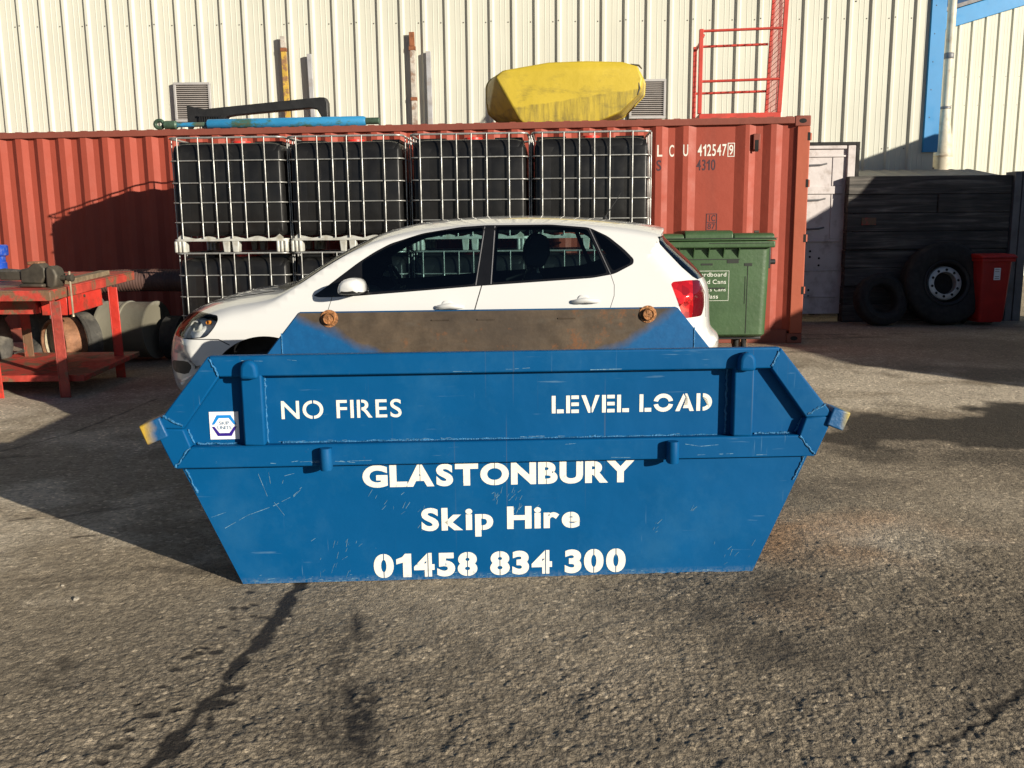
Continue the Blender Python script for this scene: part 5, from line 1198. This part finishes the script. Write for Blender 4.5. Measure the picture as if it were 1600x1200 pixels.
WX = GX + (fbm(GX, GY, 9, 3, 21) - .5) * .16; WYY = GY + (fbm(GX, GY, 9, 3, 31) - .5) * .16
def seg(P, w0, w1=None):
    d = np.full(GX.shape, 9.)
    for i in range(len(P) - 1):
        (ax, ay, *ra), (bx, by, *rb) = P[i], P[i + 1]; ra = ra[0] if ra else w0; rb = rb[0] if rb else w0
        L2 = (bx - ax) ** 2 + (by - ay) ** 2; t_ = np.clip(((WX - ax) * (bx - ax) + (WYY - ay) * (by - ay)) / L2, 0, 1)
        d = np.minimum(d, np.hypot(WX - ax - t_ * (bx - ax), WYY - ay - t_ * (by - ay)) - (ra * (1 - t_) + rb * t_))
    return d
def sm(d, w): return np.clip(.5 - d / w, 0, 1)
OIL = [([(-.855, 3.44, .026), (-.85, 3.30, .022), (-.862, 3.24, .034), (-.845, 3.16, .038), (-.855, 3.05, .024), (-.86, 2.95, .030), (-.87, 2.84, .027), (-.90, 2.74, .022), (-.905, 2.655, .020), (-.90, 2.645, .006)], .02, .014, 1.0),
       ([(-.91, 2.615, .010), (-.89, 2.59, .024), (-.83, 2.60, .016)], .02, .012, 1.0), ([(-.90, 2.57, .016), (-.915, 2.52, .020), (-.90, 2.49, .030), (-.845, 2.495, .018)], .02, .012, 1.0), ([(-.92, 2.46, .022), (-.93, 2.40, .014), (-.935, 2.36, .024), (-.93, 2.28, .048), (-.95, 2.20, .026), (-.97, 2.12, .02), (-.98, 1.9, .03)], .02, .014, 1.0), ([(-.87, 2.405, .014), (-.865, 2.38, .012)], .01, .012, .9), ([(-.93, 3.10, .010), (-.85, 3.12, .02)], .014, .02, .9),
       ([(-.90, 2.56, .016), (-.845, 2.572, .012)], .014, .014, .95), ([(-.90, 2.455, .016), (-.845, 2.462, .012)], .014, .014, .95), ([(-.93, 3.10, .012), (-.80, 3.13, .014)], .014, .02, .9),
       ([(-.57, 3.10, .02), (-.55, 3.02, .03), (-.53, 2.88, .010), (-.50, 2.74, .012)], .01, .05, .9), ([(-.50, 2.60, .03), (-.46, 2.50, .05), (-.45, 2.40, .05), (-.42, 2.26, .04)], .01, .06, 1.0), ([(-.58, 2.9, .012), (-.55, 2.6, .02), (-.53, 2.3, .03)], .01, .06, .75), ([(-.62, 2.4, .03), (-.6, 2.25, .03)], .01, .06, .6),
       ([(-1.47, 2.80, .025), (-1.45, 2.70, .03), (-1.46, 2.60, .012)], .02, .06, .85),
       ([(-2.05, 4.43, .03), (-2.25, 4.30, .02), (-1.85, 4.52, .008)], .03, .02, .55), ([(-2.44, 4.25, .008), (-2.36, 4.30, .012)], .01, .012, .9), ([(-2.03, 4.01, .010), (-1.94, 4.05, .010)], .01, .012, .85), ([(-2.02, 3.93, .003), (-1.96, 3.95, .003)], .01, .012, .6),
       ([(-3.4, 5.4, .010), (-3.05, 6.2, .012), (-2.95, 7.5, .012)], .01, .012, .7), ([(-4.0, 5.0, .02), (-3.15, 5.55, .05), (-2.9, 5.55, .01)], .03, .05, .6),
       ([(3.2, 11.05, .03), (4.2, 11.15, .05), (4.77, 11.25, .01)], .04, .08, .75), ([(3.6, 11.5, .03), (5.0, 11.5, .012), (5.9, 11.9, .02), (7.2, 12.2, .03)], .03, .05, .7), ([(3.6, 11.3, .02), (5.2, 11.35, .02)], .02, .06, .5),
       ([(2.6, 7.02, .015), (3.05, 6.80, .035), (3.3, 6.55, .005)], .03, .08, .5), ([(3.5, 7.3, .004), (3.9, 7.25, .015)], .01, .05, .4),
       ([(1.62, 2.62, .012), (1.42, 2.46, .014), (1.30, 2.35, .010), (1.12, 2.24, .008), (.95, 2.13, .01), (.7, 1.95, .01)], .01, .014, .92),
       ([(1.62, 2.68, .03), (1.40, 2.52, .02), (1.18, 2.33, .01)], .02, .05, .35)]
# x, y, radius x, radius y, strength, softness
DROPS = [(2.9, 5.95, 1.35, .62, .92, .3), (3.75, 6.5, 1.0, .5, .95, .22), (2.2, 6.55, .45, .12, .6, .5), (3.2, 9.9, .9, .16, .5, .6), (2.15, 5.35, .55, .30, .6, .5), (3.3, 5.25, .9, .28, .55, .6), (2.0, 4.75, .45, .16, .40, .6), (4.2, 5.6, .8, .5, .4, .5),
         (.95, 2.85, .34, .28, .62, .9), (.72, 3.08, .32, .16, .58, .9), (1.05, 3.30, .30, .16, .5, .9), (1.75, 2.75, .4, .2, .4, .9), (.35, 3.15, .25, .12, .25, .9), (1.35, 2.95, .35, .18, .45, .9), (1.9, 3.1, .25, .2, .5, .9), (1.55, 4.65, .5, .25, .45, .9), (-.35, 3.18, .12, .10, .3, .9), (-.15, 2.75, .12, .25, .22, .9), (-.42, 2.35, .10, .16, .45, .9),
         (-1.3, 3.58, .35, .06, .45, .5), (-1.75, 3.50, .30, .035, .3, .6), (4.4, 8.4, .9, .5, .4, .4)]
SPOTS = [(-1.04, 3.19, .012), (-1.03, 3.03, .011), (-1.035, 2.86, .010), (-1.07, 2.79, .012), (-1.08, 2.71, .013), (-.99, 2.83, .016), (-1.04, 2.815, .013), (-1.08, 2.60, .010), (-1.05, 2.43, .015), (-1.08, 2.35, .012), (-1.08, 2.27, .014), (-1.02, 3.34, .012), (-1.00, 3.19, .012), (-.97, 3.22, .010), (-1.06, 2.30, .008), (-.98, 3.00, .009), (-.99, 2.46, .012), (-1.09, 2.20, .012), (-.95, 3.12, .008), (-1.12, 2.50, .008), (-1.2, 2.6, .007), (-1.01, 3.10, .008)]
DUST = [(-2.7, 4.15, 1.5, .75, .9, .5), (-4.6, 6.4, 2.0, 1.5, .85, .5), (-4.0, 7.6, 1.4, .5, .5, .6), (3.0, 7.9, 1.5, 1.1, .95, .4), (3.9, 7.3, 1.2, .5, .95, .4), (3.0, 9.5, 1.2, 1.2, .55, .6), (2.2, 7.2, .9, .6, .5, .6), (1.60, 3.85, .40, .42, 1.0, .9), (1.5, 3.55, .2, .2, .4, .9), (2.6, 4.3, .9, .4, .2, .9), (5.0, 12.0, 3.0, 1.2, .25, .8)]
RUST = [(1.22, 3.85, .46, .58, .85, .85), (1.50, 4.05, .45, .35, .6, .9), (1.42, 3.62, .22, .2, .55, .9), (2.05, 6.9, .4, .6, .25, .9)]
wet = np.zeros(GX.shape); WX, WYY = GX + (fbm(GX, GY, 16, 3, 21) - .5) * .06, GY + (fbm(GX, GY, 16, 3, 31) - .5) * .06; blot = np.clip((fbm(GX, GY, 34, 3, 81) - .26) * 5, 0, 1)
for P, w_, s_, a_ in OIL: wet = np.maximum(wet, sm(seg(P, w_), s_) * a_ * (blot if s_ >= .05 else 1))
EX = (fbm(GX, GY, 2.3, 5, 91) - .5) * 2.0; EY = (fbm(GX, GY, 2.3, 5, 97) - .5) * 2.0
for (px, py, rx, ry, a_, soft) in DROPS:
    d = np.hypot((WX - px) / rx + EX, (WYY - py) / ry + EY) - 1; wet = np.maximum(wet, np.clip(-d / soft, 0, 1) * a_)
for (px, py, r_) in SPOTS:
    d = np.hypot((GX + (WX - GX) * .35 - px) / (r_ * 2.1), (GY + (WYY - GY) * .35 - py) / (r_ * 1.5)) - 1; wet = np.maximum(wet, np.clip(-d / .4, 0, 1) * .92)
dust = np.zeros(GX.shape)
for (px, py, rx, ry, a_, soft) in DUST:
    d = np.hypot((WX - px) / rx + EX, (WYY - py) / ry + EY) - 1; dust = np.maximum(dust, np.clip(-d / soft, 0, 1) * a_)
rust = np.zeros(GX.shape)
for (px, py, rx, ry, a_, soft) in RUST:
    d = np.hypot((WX - px) / rx + EX, (WYY - py) / ry + EY) - 1; rust = np.maximum(rust, np.clip(-d / soft, 0, 1) * a_)
coarse = np.clip((GX * .35 + 3.6 - GY) / 1.2 + (fbm(GX, GY, 1.1, 4, 5) - .5) * 2.2 + .35, 0, 1)
coarse = np.maximum(coarse, np.clip(-(np.hypot((WX - 3.2) / 1.7, (WYY - 5.6) / 1.1) - 1) / .5, 0, 1))
nf = (np.abs(GX) < 3.2) & (GY > 1.7) & (GY < 4.6)                # grains of the worn surface, as real relief near the camera
qx = GX[nf]; qy = GY[nf]; cz = coarse[nf]; jx = qx + (vnoise(qx, qy, 55, 41) - .5) * .018; jy = qy + (vnoise(qx, qy, 55, 43) - .5) * .018
g1 = np.clip(1 - worley(jx, jy, 42, 1.3) * 1.15, 0, 1); g2 = np.clip(1 - worley(jx, jy, 74, 5.1) * 1.1, 0, 1); pt = np.clip((fbm(qx, qy, 14, 3, 61) - .38) * 4, 0, 1)
fade = np.clip((4.6 - qy) / .6, 0, 1) * np.clip((3.2 - np.abs(qx)) / .5, 0, 1)
Zg[nf] += ((g1 ** .6) * .0044 * pt * (.2 + .8 * cz) + (g2 ** .7) * .0036 * (.4 + .6 * cz) + (fbm(qx, qy, 40, 2, 71) - .5) * .003) * fade * (1 - .65 * wet[nf])
me = bpy.data.meshes.new("yard_ground"); nv = NX * NY
me.vertices.add(nv); me.vertices.foreach_set("co", np.stack([GX, GY, Zg], -1).astype(np.float32).ravel())
ii = (np.arange(NY - 1)[:, None] * NX + np.arange(NX - 1)[None]).ravel(); quads = np.stack([ii, ii + 1, ii + NX + 1, ii + NX], -1)
me.loops.add(quads.size); me.loops.foreach_set("vertex_index", quads.ravel().astype(np.int32)); me.polygons.add(len(quads)); me.polygons.foreach_set("loop_start", np.arange(0, quads.size, 4, dtype=np.int32))
me.update(calc_edges=True); me.shade_smooth()
at = me.attributes.new("marks", 'FLOAT_COLOR', 'POINT'); at.data.foreach_set("color", np.stack([wet, dust, rust, coarse], -1).astype(np.float32).ravel())
ground = bpy.data.objects.new("yard_ground", me); COL.objects.link(ground)
tag(ground, "worn grey brown tarmac yard with oil stains and pale dusty patches", "ground", kind="structure")
k = NT("worn_tarmac"); a = k.attr("marks"); s4 = k.new("ShaderNodeSeparateColor"); k.l.new(a["Color"], s4.inputs[0]); wetm, dustm, rustm, coarsem = s4.outputs[0], s4.outputs[1], s4.outputs[2], a["Alpha"]
pos = k.obj(); warp = k.new("ShaderNodeVectorMath", operation='ADD'); nz = k.new("ShaderNodeTexNoise"); k.l.new(pos, nz.inputs["Vector"]); nz.inputs["Scale"].default_value = 60; nz.inputs["Detail"].default_value = 2
sc_ = k.new("ShaderNodeVectorMath", operation='SCALE'); k.l.new(nz.outputs["Color"], sc_.inputs[0]); sc_.inputs["Scale"].default_value = .012; k.l.new(pos, warp.inputs[0]); k.l.new(sc_.outputs[0], warp.inputs[1]); wv = warp.outputs[0]
v1 = k.voro(62, vec=wv); v2 = k.voro(130, vec=wv); vc = k.voro(62, vec=wv, out="Color"); big = k.noise(.55, 6, .6); mid = k.noise(7, 6, .65); fine = k.noise(160, 4, .7)
base = k.ramp(big, [(.34, (.25, .204, .143)), (.5, (.36, .294, .208)), (.66, (.48, .392, .280))])
base = k.mix(k.ramp(mid, [(.35, .35), (.65, 0)]), base, (.19, .158, .12))
base = k.mix(k.math('MULTIPLY', dustm, .8), base, (.70, .60, .46))
base = k.mix(k.math('MULTIPLY', rustm, .85), base, (.40, .215, .10))
vs3 = k.sep(vc); stone = k.ramp(vs3[0], [(.0, .66), (.55, 1.0), (.93, 1.12), (1.0, 1.8)])
base = k.mix(1.0, base, stone, 'MULTIPLY')
base = k.mix(k.math('MULTIPLY', k.ramp(v1, [(.40, 0), (.75, 1)]), k.math('MULTIPLY', coarsem, .5)), base, (.05, .042, .035))
base = k.mix(k.math('MULTIPLY', wetm, .94), base, (.017, .0135, .011))
rgh = k.math('SUBTRACT', .92, k.math('MULTIPLY', wetm, .22)); k.set(color=base, rough=rgh, spec=.35)
v3 = k.voro(38, vec=wv); n3 = k.noise(48, 5, .7); n4 = k.noise(19, 5, .7); patch = k.ramp(k.noise(11, 4, .6), [(.35, .25), (.65, 1.0)])
h = k.math('MULTIPLY', k.math('SUBTRACT', 1.0, v1), k.math('MULTIPLY', patch, k.math('ADD', k.math('MULTIPLY', coarsem, .42), .10))); h = k.math('ADD', h, k.math('MULTIPLY', k.math('SUBTRACT', 1.0, v3), k.math('MULTIPLY', coarsem, .28))); h = k.math('ADD', h, k.math('MULTIPLY', n3, k.math('ADD', k.math('MULTIPLY', coarsem, .9), .55))); h = k.math('ADD', h, k.math('MULTIPLY', n4, 1.1)); h2 = k.math('MULTIPLY', k.math('SUBTRACT', 1.0, v2), .22)
hh = k.math('ADD', h, k.math('ADD', h2, k.math('MULTIPLY', fine, .32))); hh = k.math('ADD', hh, k.math('MULTIPLY', mid, 1.2))
k.bump(hh, .010, 1.0)
me.materials.append(k.m)
# loose stones lying on the tarmac
STONES = [(-1.66, 3.28, .012), (2.10, 2.58, .016), (.82, 2.42, .006), (.68, 2.44, .005), (-1.78, 3.42, .006), (1.45, 2.93, .006), (1.9, 3.4, .006)]
for i, (px, py, r_) in enumerate(STONES):
    bm = bmesh.new(); bmesh.ops.create_icosphere(bm, subdivisions=2, radius=r_)
    for v in bm.verts: q = 1 + random.uniform(-.22, .22); v.co = (v.co.x * 1.25 * q, v.co.y * q, v.co.z * .7 * q)
    me = bpy.data.meshes.new("stone"); bm.to_mesh(me); bm.free(); me.materials.append(M['concrete']); o = bpy.data.objects.new("stone", me); COL.objects.link(o); o.location = (px, py, r_ * .45); o.rotation_euler = (0, 0, random.uniform(0, 6))
    tag(o, "small pale loose stone lying on the tarmac", "stone", "loose stones on the tarmac")
